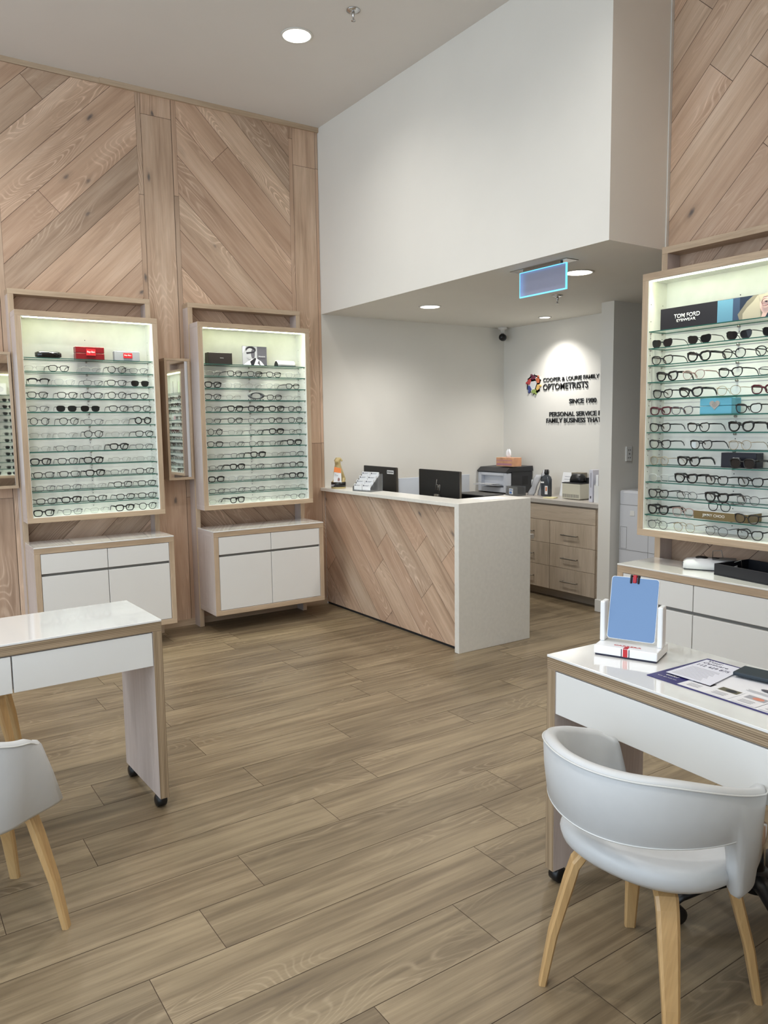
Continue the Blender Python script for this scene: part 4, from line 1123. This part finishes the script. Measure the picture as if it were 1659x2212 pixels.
box(b, -0.112, -0.11, -0.045, 0.035, 0, 0.14); box(b, -0.11, 0.11, -0.043, 0.033, 0, 0.002); obj('file_case', b, M_WHITE, t)
b = newbm(); box(b, -0.10, 0.10, -0.03, 0.0, 0.003, 0.235); obj('documents', b, mat('brown_folders', (120, 92, 80), 0.6), t); b = newbm(); box(b, -0.10, 0.10, 0.003, 0.028, 0.003, 0.225); obj('documents', b, M_PAPER, t)
wput(t, 1.80, -1.475, ZB); tag(t, 'white magazine file beside the pale binder', 'magazine file')

# wall sign
t = empty('wall_sign', (2.0295, 0, 0), -pi/2)        # local x = -y, faces -x
t.rotation_euler = (0, 0, -pi/2)
M_SIGN = mat('black_sign_letters', (16, 15, 18), 0.35)
for s_, x0, x1, z0, h, bo in (('COOPER & LOURIE FAMILY', 0.533, 1.183, 1.888, 0.036, 0.004), ('OPTOMETRISTS', 0.531, 1.064, 1.812, 0.058, 0.012),
                           ('SINCE 1980', 0.851, 1.158, 1.682, 0.042, 0.014), ('PERSONAL SERVICE F', 0.612, 1.208, 1.571, 0.042, 0.014), ('FAMILY BUSINESS THAT', 0.576, 1.214, 1.514, 0.042, 0.014)):
    text('sign_lettering', s_, M_SIGN, t, (x0, 0, z0), x1-x0, h, 0.006, bo)
b = newbm()
hexo = []
cols = [((110, 50, 70)), ((190, 104, 70)), ((212, 176, 104)), ((146, 164, 90)), ((62, 78, 140)), ((190, 70, 70))]
angs = [95, 35, -25, -85, -145, 155]
out = []
for a in angs:
    for da in (-12, 12): out.append((0.412+0.100*cos(radians(a+da)), 1.873+0.100*sin(radians(a+da))))
poly(b, [(x, -0.004, z) for x, z in out], (0, 0.004, 0)); lg = obj('logo_backing', b, M_WHITE, t)
for i, a in enumerate(angs):
    m_ = mat('logo_colour_%d' % i, cols[i], 0.4)
    b = newbm()
    pts = []
    for k in range(9):
        f = k/8; aa = radians(a-27+50*f); r1 = 0.072+0.012*sin(pi*f); pts.append((0.412+r1*cos(aa), 1.873+r1*sin(aa)))
    for k in range(9):
        f = 1-k/8; aa = radians(a-24+46*f); r0 = 0.050-0.004*sin(pi*f); pts.append((0.412+r0*cos(aa), 1.873+r0*sin(aa)))
    poly(b, [(x, -0.0095, z) for x, z in pts], (0, 0.005, 0))
    hx, hz = 0.412+0.091*cos(radians(a+14)), 1.873+0.091*sin(radians(a+14))
    lathe(b, [(0.0001, -0.0052), (0.0115, -0.0052), (0.0115, -0.0095), (0.0001, -0.0095)], 16, c=(hx, 0, hz), axis='y')
    obj('logo_figure', b, m_, t)
b = newbm()
for i in range(5):
    for j in range(5):
        xx = 0.388+i*0.012; zz = 1.849+j*0.012
        if (xx-0.412)**2+(zz-1.873)**2 < 0.034**2: lathe(b, [(0.0001, -0.004), (0.002, -0.004), (0.002, -0.0048), (0.0001, -0.0048)], 6, c=(xx, 0, zz), axis='y')
obj('logo_dots', b, g3, t)
tag(t, 'black lettered wall sign with colourful ring logo behind reception', 'sign')

# security camera, outlet, exit sign, sprinklers, lights
t = empty('security_camera'); b = newbm(); lathe(b, [(0.001, 0), (0.045, 0), (0.045, -0.018), (0.02, -0.028), (0.016, -0.06), (0.001, -0.06)], 20); obj('mount', b, M_SKIRT, t)
b = newbm(); lathe(b, [(0.001, -0.05), (0.024, -0.045), (0.034, -0.02), (0.034, 0.02), (0.028, 0.035), (0.001, 0.035)], 20, c=(0, 0, -0.095), axis='x'); obj('camera_body', b, M_BLACKP, t)
b = newbm(); lathe(b, [(0.001, -0.054), (0.016, -0.054), (0.018, -0.0495), (0.001, -0.0495)], 16, c=(0, 0, -0.095), axis='x'); obj('lens', b, M_SUNLENS, t)
wput(t, 1.93, -0.09, HS, radians(35)); tag(t, 'black security camera on white mount under the lowered ceiling corner', 'camera')
t = empty('power_outlet'); b = newbm(); box(b, -0.036, 0.036, -0.010, 0, -0.058, 0.058, 0.003); obj('plate', b, M_WHITE, t)
b = newbm()
for z in (-0.030, 0.030):
    for x in (-0.016, 0.006): box(b, x, x+0.010, -0.0112, -0.0102, z-0.006, z+0.004)
box(b, -0.006, 0.006, -0.0125, -0.0102, -0.006, 0.006); obj('sockets', b, M_GREYGAP, t)
wput(t, 1.79, -1.6905, 1.262); tag(t, 'white power outlet on the dark passage wall', 'outlet')
t = empty('exit_sign'); b = newbm(); box(b, 0.128, 0.228, -2.56, -2.10, HS-0.004, HS-0.0005, 0.001); obj('ceiling_plate', b, M_STEEL, t)
M_EX = thin_glass('lit_acrylic_sheet', (0.55, 0.60, 0.80), refl=0.8, body=(0.46, 0.48, 0.62), bodyfac=0.75)
b = newbm(); box(b, 0.150, 0.160, -2.535, -2.17, 2.268, 2.405); obj('acrylic_panel', b, M_EX, t)
b = newbm(); E3 = 0.004
box(b, 0.149, 0.161, -2.539, -2.166, 2.262, 2.268); box(b, 0.149, 0.161, -2.539, -2.166, 2.405, 2.409); box(b, 0.149, 0.161, -2.539, -2.535, 2.268, 2.405); box(b, 0.149, 0.161, -2.170, -2.166, 2.268, 2.405)
obj('glowing_edge', b, mat('cyan_glow', (96, 186, 232), 0.4, emit=1.3), t)
b = newbm(); box(b, 0.145, 0.165, -2.50, -2.20, 2.409, HS-0.004); obj('holder', b, M_STEEL, t)
tag(t, 'hanging exit sign panel with glowing blue edges under soffit', 'exit sign')
def sprinkler(loc, label):
    t = empty('sprinkler', loc); b = newbm(); lathe(b, [(0.001, 0), (0.040, 0), (0.040, -0.004), (0.018, -0.012), (0.001, -0.012)], 24); obj('escutcheon', b, M_CHROME, t)
    b = newbm(); lathe(b, [(0.009, -0.012), (0.009, -0.03), (0.005, -0.034), (0.005, -0.055), (0.013, -0.056), (0.013, -0.059), (0.001, -0.060)], 14); obj('head', b, M_CHROME, t)
    tag(t, label, 'sprinkler', 'ceiling sprinklers')
sprinkler((-0.69, -1.665, HC), 'chrome sprinkler on the high ceiling near the downlight')
sprinkler((1.03, -1.64, HS), 'chrome sprinkler on the low soffit by exit sign')
def downlight(x, y, z, r, power, label, spread=150, col=DL_COL):
    t = empty('downlight', (x, y, z)); b = newbm(); loft(b, [[((r+dr_)*cos(2*pi*k/32), (r+dr_)*sin(2*pi*k/32), dz_) for k in range(32)] for dr_, dz_ in ((0, -0.001), (0.014, -0.001), (0.012, -0.005), (0, -0.006))], ring=True); obj('trim_ring', b, M_SKIRT, t)
    b = newbm(); lathe(b, [(0.001, -0.0005), (r, -0.0005), (r, -0.0035), (0.001, -0.0035)], 32); obj('diffuser', b, mat('lit_diffuser', (255, 250, 240), 0.5, emit=9.0), t)
    ld = bpy.data.lights.new('lamp', 'SPOT'); ld.spot_size = radians(spread); ld.spot_blend = 1.0; ld.shadow_soft_size = r*0.8; ld.energy = power*1.0; ld.color = col
    lo = bpy.data.objects.new('lamp', ld); COL.objects.link(lo); lo.parent = t; lo.location = (0, 0, -0.02-r*0.0)
    tag(t, label, 'downlight', 'recessed ceiling downlights'); return t
downlight(-0.831, -1.237, HC, 0.085, DL_POWER*0.40, 'round downlight on the high ceiling above the left wall')
downlight(-1.55, -1.80, HC, 0.085, DL_POWER, 'round downlight just past the top edge of the photo')
for i, (x, y) in enumerate(((-2.7, -1.24), (-4.6, -1.24), (-0.83, -3.3), (-2.7, -3.3), (-4.6, -3.3), (-0.83, -5.2), (-2.7, -5.2), (-4.6, -5.2))):
    downlight(x, y, HC, 0.085, DL_POWER*(0.5 if x > -1 else 0.9 if y < -5 else 1.0), 'round downlight on the high ceiling outside the photo')
downlight(0.534, -0.775, HS, 0.075, 45.0, 'round downlight in soffit above the counter')
downlight(0.509, -2.308, HS, 0.080, 36.0, 'round downlight in soffit right of exit sign')
downlight(1.78, -0.786, HS, 0.045, 38.0, 'small downlight in soffit in front of the wall sign', spread=120)

# white appliance in the passage
t = empty('water_dispenser'); b = newbm(); box(b, 1.665, 2.02, -2.06, -1.71, 0.0, 0.985, 0.02, seg=3); obj('housing', b, mat('appliance_white', (202, 203, 206), 0.35), t, smooth=False)
b = newbm(); box(b, 1.6635, 1.666, -2.05, -1.72, 0.872, 0.875); box(b, 1.6635, 1.666, -2.05, -1.72, 0.52, 0.523)
for y0, y1 in ((-1.79, -1.73),):
    box(b, 1.6635, 1.666, y0-0.001, y0+0.001, 0.53, 0.70); box(b, 1.6635, 1.666, y1-0.001, y1+0.001, 0.53, 0.70); box(b, 1.6635, 1.666, y0, y1, 0.699, 0.701); box(b, 1.6635, 1.666, y0, y1, 0.529, 0.531)
box(b, 1.6635, 1.666, -1.99, -1.988, 0.0, 0.87); obj('panel_seams', b, M_GREYGAP, t)
b = newbm(); box(b, 1.662, 1.6655, -1.86, -1.82, 0.79, 0.83, 0.001); obj('badge', b, M_SKIRT, t)
tag(t, 'white floor standing appliance in passage behind the right case', 'appliance')

# ================================================================== DESKS
def castor(parent, x, y):
    c = empty('castor', (x, y, 0)); c.parent = parent
    b = newbm(); lathe(b, [(0.001, -0.020), (0.019, -0.019), (0.025, -0.015), (0.026, 0), (0.025, 0.015), (0.019, 0.019), (0.001, 0.020)], 20, c=(0, 0.004, 0.026), axis='x'); obj('wheel', b, M_BLACKP, c)
    b = newbm(); lathe(b, [(0.001, 0.02), (0.010, 0.02), (0.010, 0.0), (0.001, 0.0)], 10, c=(0, 0, 0.032)); obj('stem', b, M_BLACKM, c)
    return c
def castor_part(parent, x, y):
    b = newbm()
    lathe(b, [(0.001, -0.022), (0.019, -0.021), (0.026, -0.016), (0.0265, 0), (0.026, 0.016), (0.019, 0.021), (0.001, 0.022)], 20, c=(x, y+0.006, 0.0265), axis='x')
    lathe(b, [(0.001, 0.02), (0.012, 0.02), (0.012, 0.0), (0.001, 0.0)], 10, c=(x, y, 0.032))
    return obj('castor', b, M_BLACKP, parent)
def make_desk(split):
    t = empty('desk'); W2, D2 = 0.535, 0.213
    def colour(fs):
        for f in fs: f.material_index = 0 if abs(f.normal.y) > 0.7 else 1
    for sx in (-1, 1):
        b = newbm(); xa, xb = sorted((sx*W2, sx*(W2-0.036))); colour(box(b, xa, xb, -D2, D2, 0.050, 0.7265, 0.001, grain=2))
        obj('side_panel', b, [M_PLY, M_WASH], t)
    b = newbm(); colour(box(b, -W2, W2, -D2, D2, 0.727, 0.763, 0.001, grain=0)); obj('top_board', b, [M_PLY, M_WASH], t)
    b = newbm(); box(b, -W2, W2, -D2-0.001, D2+0.001, 0.7633, 0.771, 0.001); obj('glass_top', b, M_TOP, t, label='glossy white glass top')
    xi = W2-0.038
    b = newbm(); box(b, -xi, xi, -D2+0.024, D2-0.024, 0.60, 0.7265); obj('drawer_box', b, M_WASH, t)
    fr_ = [(-xi, -0.0025), (0.0025, xi)]
    for (xa, xb) in fr_:
        b = newbm(); box(b, xa, xb, -D2+0.002, -D2+0.0235, 0.592, 0.7225, 0.001); obj('drawer_front', b, M_WHITE, t)
    b = newbm(); box(b, -xi, xi, D2-0.0235, D2-0.002, 0.585, 0.7225, 0.001); obj('back_panel', b, M_WHITE, t)
    for sx in (-1, 1):
        for sy in (-1, 1): castor_part(t, sx*(W2-0.018), sy*(D2-0.045))
    return t
ad = radians(1.8)
D1 = make_desk(True)
cxd = -2.306-0.535*cos(ad)-0.213*sin(ad)*-1; cyd = -2.758+0.213*cos(ad)-0.535*sin(ad)
D1.location = (-2.306-0.535*cos(ad)-0.213*sin(ad), -2.760+0.213*cos(ad)-0.535*sin(ad), 0); D1.rotation_euler = (0, 0, ad)
tag(D1, 'white topped wheeled desk with two drawers at left', 'desk', 'wheeled dispensing desks')
D2_ = copy_tree(D1)
ad2 = radians(90-2.4)       # its back panel (+y local) faces -x
dx, dy = Vector((cos(ad2), sin(ad2), 0)), Vector((-sin(ad2), cos(ad2), 0))
corner = Vector((-1.452, -3.966, 0))      # corner nearest the counter: local (+W2, +D2)
cc_ = corner - dx*0.535 - dy*0.213
D2_.location = cc_; D2_.rotation_euler = (0, 0, ad2)
tag(D2_, 'white topped wheeled desk with tabletop mirror at right', 'desk', 'wheeled dispensing desks')

# table mirror
ZD = 0.7715
t = empty('table_mirror'); MW = mat('glossy_white_plastic', (236, 238, 240), 0.18)
b = newbm(); box(b, -0.095, 0.095, -0.065, 0.065, 0.0, 0.005, 0.001); obj('foot_pad', b, mat('navy_foot', (26, 24, 52), 0.4), t)
b = newbm(); box(b, -0.098, 0.098, -0.068, 0.068, 0.0052, 0.032, 0.003, seg=2); obj('base', b, MW, t)
for sx in (-1, 1):
    b = newbm(); xa, xb = sorted((sx*0.098, sx*0.082)); box(b, xa, xb, -0.012, 0.032, 0.032, 0.162, 0.004, seg=2); obj('side_arm', b, MW, t)
hx = 0.075; hz = 0.205
def rr_pts(hx, hz, r, n=6):
    p = []
    for cx_, cz_, a0 in ((hx-r, hz-r, 0), (-hx+r, hz-r, 90), (-hx+r, -hz+r, 180), (hx-r, -hz+r, 270)):
        for k in range(n+1): a = radians(a0+90*k/n); p.append((cx_+r*cos(a), cz_+r*sin(a)))
    return p
mp = empty('mirror_plate'); 
b = newbm(); poly(b, [(x, 0, z) for x, z in rr_pts(0.075, 0.100, 0.010)], (0, 0.006, 0)); mf = obj('mirror_back', b, MW, t)
b = newbm(); poly(b, [(x, -0.0008, z) for x, z in rr_pts(0.0735, 0.0985, 0.009)], (0, 0.0006, 0)); mg = obj('mirror_glass', b, mat('mirror_painted_blue_reflection', (100, 124, 156), 0.12, metal=0.4), mf, label='mirror face with painted blue reflection')  # flat blue base colour stands in for what the mirror reflects
b = newbm(); box(b, -0.007, 0.005, -0.006, 0.010, 0.082, 0.108, 0.002); c1 = obj('ribbon', b, mat('ribbon_red', (178, 32, 46), 0.5), mf)
for xx in (-0.0125, 0.0105):
    b = newbm(); box(b, xx-0.003, xx+0.003, -0.006, 0.010, 0.080, 0.108, 0.002); obj('ribbon', b, M_INKK, mf)
bpy.data.objects.remove(mp)
mf.location = (0, 0.012, 0.142); mf.rotation_euler = (radians(-13), 0, 0)
b = newbm(); box(b, -0.006, 0.008, -0.0688, -0.0682, 0.0055, 0.0305); box(b, -0.006, 0.008, -0.068, -0.045, 0.0322, 0.0326); obj('red_stripe', b, M_REDL, t)
b = newbm(); box(b, -0.012, -0.0095, -0.0688, -0.0682, 0.0055, 0.0305); box(b, 0.0115, 0.014, -0.0688, -0.0682, 0.0055, 0.0305); obj('navy_stripes', b, MATS['navy_foot'], t)
tx = text('lettering', 'CARRERA', M_REDL, t, (-0.042, -0.045, 0.0323), 0.085, 0.011, 0.0004, 0.01); tx.rotation_euler = (radians(-90), 0, 0)
wput(t, -1.236, -4.120, ZD, radians(-67.5)); tag(t, 'white tabletop mirror with painted blue reflection and red ribbon clip', 'mirror')
# desk mat with printing; local x runs to the right for the viewer, local y away from the viewer
MN = mat('mat_navy', (48, 42, 104), 0.35); MWm = mat('mat_white', (232, 233, 238), 0.3)
t = empty('desk_mat'); b = newbm(); box(b, 0.0, 0.42, -0.14, 0.14, 0, 0.002); obj('mat_sheet', b, MN, t)
def rc(x0, x1, y0, y1): return [(x0, y0), (x1, y0), (x1, y1), (x0, y1)]
g6 = mat('pic_olive', (92, 88, 70), 0.4); g7 = mat('pic_red', (178, 84, 84), 0.4); g8 = mat('pic_skin', (206, 132, 110), 0.4)
sh = [(MWm, rc(0.10, 0.418, -0.135, 0.10))]
sh += [(M_PAPER, rc(0.13, 0.42, 0.10, 0.14))]
for i, (pm, pm2) in enumerate(((g1, g7), (g6, g1), (g3, g8), (g3, g6))):
    x0 = 0.105+i*0.078
    sh += [(g5, rc(x0, x0+0.070, -0.130, -0.050)), (pm, rc(x0+0.006, x0+0.064, -0.082, -0.054)), (pm2, ell(x0+0.04, -0.068, 0.016, 0.011, 12))]
    for j in range(3): sh.append((g3, rc(x0+0.012, x0+0.050, -0.100-0.009*j, -0.096-0.009*j)))
sh += [(g3, rc(0.24, 0.33, -0.020, -0.017)), (g3, rc(0.24, 0.32, -0.030, -0.027)), (g2, ell(0.30, 0.008, 0.04, 0.012, 14))]
b = newbm(); ms = []
for i, (m, pts) in enumerate(sh):
    if m not in ms: ms.append(m)
    poly(b, [(x, y, 0.0022+i*0.00008) for x, y in pts], mi=ms.index(m))
obj('mat_print', b, ms, t, recalc=False)
def flattext(s_, m, t, x, y, z, w_, h_):
    tx = text('lettering', s_, m, t, (x, y, z), w_, h_, 0.0002, 0.004); tx.rotation_euler = (radians(-90), 0, 0)
flattext('World of', M_INKW, t, 0.02, 0.112, 0.0024, 0.085, 0.018)
flattext('essilor', M_INKW, t, 0.030, -0.095, 0.0024, 0.042, 0.012)
flattext('better sight, better lives', M_INKW, t, 0.018, -0.115, 0.0024, 0.062, 0.005)
t.location = (-1.236, -4.292, ZD+0.0004); t.rotation_euler = (0, 0, radians(-92.4))
tag(t, 'navy and white printed desk mat on the right desk', 'desk mat')
t = empty('paper_form'); b = newbm(); poly(b, [(0, -0.1, 0), (0.145, -0.105, 0), (0.118, 0.10, 0), (0.0, 0.10, 0)], (0, 0, 0.0008)); obj('sheet', b, mat('form_paper', (216, 218, 230), 0.5), t)
b = newbm()
for i in range(11): box(b, 0.012, 0.105-0.004*(i % 3), -0.088+i*0.0095, -0.0855+i*0.0095, 0.0009, 0.0011)
obj('printed_lines', b, g3, t)
IK = mat('form_ink', (52, 52, 84), 0.5)
flattext('Your', IK, t, 0.012, 0.080, 0.001, 0.050, 0.015); flattext('Opticare', IK, t, 0.012, 0.056, 0.001, 0.080, 0.018); flattext('112 429 875', IK, t, 0.012, 0.030, 0.001, 0.100, 0.016)
t.location = (-1.222, -4.312, ZD+0.0062); t.rotation_euler = (0, 0, radians(-90))
tag(t, 'printed form with big numerals lying on the desk mat', 'paper')
t = empty('glasses_pouch'); b = newbm(); box(b, 0.0, 0.20, -0.040, 0.040, 0, 0.012, 0.004, seg=2); obj('pouch', b, mat('dark_teal_pouch', (30, 44, 54), 0.5), t)
t.location = (-1.160, -4.438, ZD+0.0076); t.rotation_euler = (0, 0, radians(-82))
tag(t, 'dark teal glasses pouch on the desk mat at right edge', 'pouch')

# ================================================================== CHAIRS
def make_chair():
    t = empty('chair')      # faces local +x
    # seat pad
    b = newbm(); loops = []
    prof = [(0.02, 0.392), (0.16, 0.392), (0.215, 0.400), (0.236, 0.418), (0.243, 0.438), (0.236, 0.456), (0.215, 0.466), (0.16, 0.463), (0.08, 0.458), (0.001, 0.456)]
    for r, z in prof:
        lp = []
        for k in range(40):
            a = 2*pi*k/40; n = 2.3; c_, s_ = cos(a), sin(a)
            x = r*math.copysign(abs(c_)**(2/n), c_)*(0.93 if c_ > 0 else 0.90); y = r*math.copysign(abs(s_)**(2/n), s_)*0.93
            lp.append((x, y, z+0.012*max(0, -c_)*(0 if r < 0.1 else 1)))
        loops.append(lp)
    loft(b, loops); obj('seat', b, M_LEATHER, t)
    # wrap-around shell
    T = 130; NA = 69
    def path(th):
        a = radians(th); c_ = -cos(a)
        return Vector((0.288*c_ if c_ < 0 else 0.222*c_, 0.274*sin(a), 0))
    def smooth(a, b_, x):
        x = min(1, max(0, (x-a)/(b_-a))); return x*x*(3-2*x)
    b = newbm(); loops = []; pipe_t = []; pipe_b = []
    for k in range(NA):
        th = -T+2*T*k/(NA-1); p = path(th); nrm = Vector((p.x, p.y, 0)).normalized()
        at_ = abs(th)
        end = smooth(112, T, at_)
        zt = 0.715-0.085*smooth(30, 125, at_)-0.025*end
        zb = 0.538+0.010*smooth(0, 60, at_)-0.160*smooth(72, 82, at_)
        th_ = 0.034
        lp = []
        low = 0
        for fz, fo in ((0, 0.35), (0.0, 0.75), (0.05, 1.0), (0.5, 1.08), (0.94, 1.0), (1.0, 0.75), (1.0, 0.3), (0.95, 0.0), (0.5, 0.0), (0.05, 0.0)):
            z = zb+(zt-zb)*fz
            off = (z-0.70)*0.08
            lp.append(p+nrm*((fo-1.0)*th_+off)+Vector((0.36*end*max(0, zt-z), 0, z)))
        loops.append(lp)
        pipe_t.append(p+nrm*((zt-0.712)*0.10+0.0015)+Vector((0, 0, zt-0.010)))
        if at_ < 120: pipe_b.append(p+nrm*((0.552-0.70)*0.10+0.0015)+Vector((0, 0, 0.545+0.010*smooth(0, 60, at_)+0.040*smooth(85, T, at_))))
    loft(b, loops); obj('backrest', b, M_LEATHER, t)
    b = newbm(); tube(b, pipe_t, 0.0022, 5); obj('piping', b, M_PIPE, t)
    b = newbm(); tube(b, pipe_b, 0.0026, 5); obj('piping', b, M_PIPE, t)
    # bentwood legs
    for sx in (-1, 1):
        for sy in (-1, 1):
            b = newbm(); D_ = Matrix.Rotation(radians(-4), 3, 'Z') @ Vector((sx, sy, 0)).normalized(); S_ = Vector((-D_.y, D_.x, 0)); loops = []
            for rr_, z, wd, tk in ((0.06, 0.388, 0.026, 0.010), (0.145, 0.388, 0.027, 0.011), (0.175, 0.378, 0.027, 0.0125), (0.193, 0.352, 0.026, 0.014), (0.208, 0.30, 0.025, 0.014), (0.248, 0.15, 0.020, 0.012), (0.275, 0.0, 0.0155, 0.010)):
                n_ = Vector((0, 0, 1)) if rr_ < 0.17 else (D_+Vector((0, 0, 0.2))).normalized() if z < 0.34 else (D_*0.7+Vector((0, 0, 0.7))).normalized()
                c = D_*rr_+Vector((0, 0, z))
                if z == 0.0: n_ = D_
                loops.append([c+S_*wd*u_+n_*tk*v_ for u_, v_ in ((-1, -0.6), (-0.7, -1), (0.7, -1), (1, -0.6), (1, 0.6), (0.7, 1), (-0.7, 1), (-1, 0.6))])
            loft(b, loops)
            for f in b.faces: f.smooth = False
            obj('leg', b, M_LEG, t)
    return t
CH = make_chair()
wput(CH, -1.594, -4.478, 0, radians(7)); tag(CH, 'white tub chair with beech legs at the right desk', 'chair', 'white tub chairs')
c2 = copy_tree(CH); wput(c2, -3.040, -3.150, 0, radians(16.7)); tag(c2, 'white tub chair turned sideways before the left desk, cropped by photo edge', 'chair', 'white tub chairs')
c3 = copy_tree(CH); wput(c3, -2.91, -1.80, 0, radians(-6)); tag(c3, 'chair beyond the left desk, only its leg showing under the desk', 'chair', 'white tub chairs')

def make_office_chair(back=True):
    t = empty('office_chair')    # faces local +x
    b = newbm(); lathe(b, [(0.001, 0.07), (0.045, 0.07), (0.05, 0.10), (0.036, 0.135), (0.001, 0.135)], 20); obj('hub', b, M_BLACKP, t)
    for k in range(5):
        a = radians(72*k+180); d = Vector((cos(a), sin(a), 0)); s_ = Vector((-d.y, d.x, 0)); b = newbm(); loops = []
        for r_, z, w_, h_ in ((0.02, 0.105, 0.030, 0.024), (0.10, 0.112, 0.027, 0.022), (0.19, 0.098, 0.022, 0.016), (0.255, 0.080, 0.020, 0.014), (0.275, 0.066, 0.016, 0.014)):
            loops.append([d*r_+s_*w_*cos(q)+Vector((0, 0, z+h_*sin(q))) for q in [2*pi*j/12 for j in range(12)]])
        loft(b, loops); lg_ = obj('leg', b, M_BLACKP, t)
        b = newbm(); c = d*0.27
        lps = []
        for o_, r_ in ((-0.026, 0.001), (-0.025, 0.020), (-0.020, 0.027), (0.020, 0.027), (0.025, 0.020), (0.026, 0.001)):
            lps.append([c+s_*o_+d*r_*cos(q)+Vector((0, 0, 0.0275+r_*sin(q))) for q in [2*pi*j/16 for j in range(16)]])
        loft(b, lps); obj('castor', b, M_BLACKP, lg_)
    b = newbm(); lathe(b, [(0.001, 0.13), (0.027, 0.13), (0.027, 0.28), (0.001, 0.28)], 20); lathe(b, [(0.014, 0.28), (0.014, 0.44 if back else 0.505), (0.001, 0.44 if back else 0.505)], 16); obj('gas_column', b, M_CHROME, t)
    b = newbm()
    if back: box(b, -0.22, 0.23, -0.23, 0.23, 0.44, 0.50, 0.025, seg=3)
    else: lathe(b, [(0.001, 0.505), (0.15, 0.505), (0.175, 0.52), (0.175, 0.555), (0.15, 0.572), (0.001, 0.575)], 28)
    obj('seat', b, M_BLACKM, t)
    if not back: return t
    b = newbm(); loops = []
    for z, yw, x in ((0.58, 0.19, -0.22), (0.62, 0.205, -0.225), (0.80, 0.21, -0.24), (0.88, 0.20, -0.26), (0.905, 0.17, -0.265)):
        loops.append([(x+0.018*math.copysign(abs(cos(q))**0.5, cos(q))-0.03*(1-abs(sin(q)))*0, yw*math.copysign(abs(sin(q))**0.6, sin(q)), z) for q in [2*pi*j/20 for j in range(20)]])
    loft(b, loops); obj('back', b, M_BLACKM, t)
    b = newbm(); tube(b, [(-0.10, 0, 0.44), (-0.25, 0, 0.45), (-0.275, 0, 0.60), (-0.265, 0, 0.75)], 0.016, 8); obj('back_bar', b, M_CHROME, t)
    return t
oc = make_office_chair(False); oc.name = 'wheeled_stool'; wput(oc, -1.03, -4.44, 0, radians(180+14)); tag(oc, 'black wheeled stool with chrome column under the right desk', 'stool')
oc2 = make_office_chair(True); wput(oc2, 0.80, -1.125, 0, radians(180)); tag(oc2, 'black swivel chair mostly hidden behind the reception counter', 'office chair')
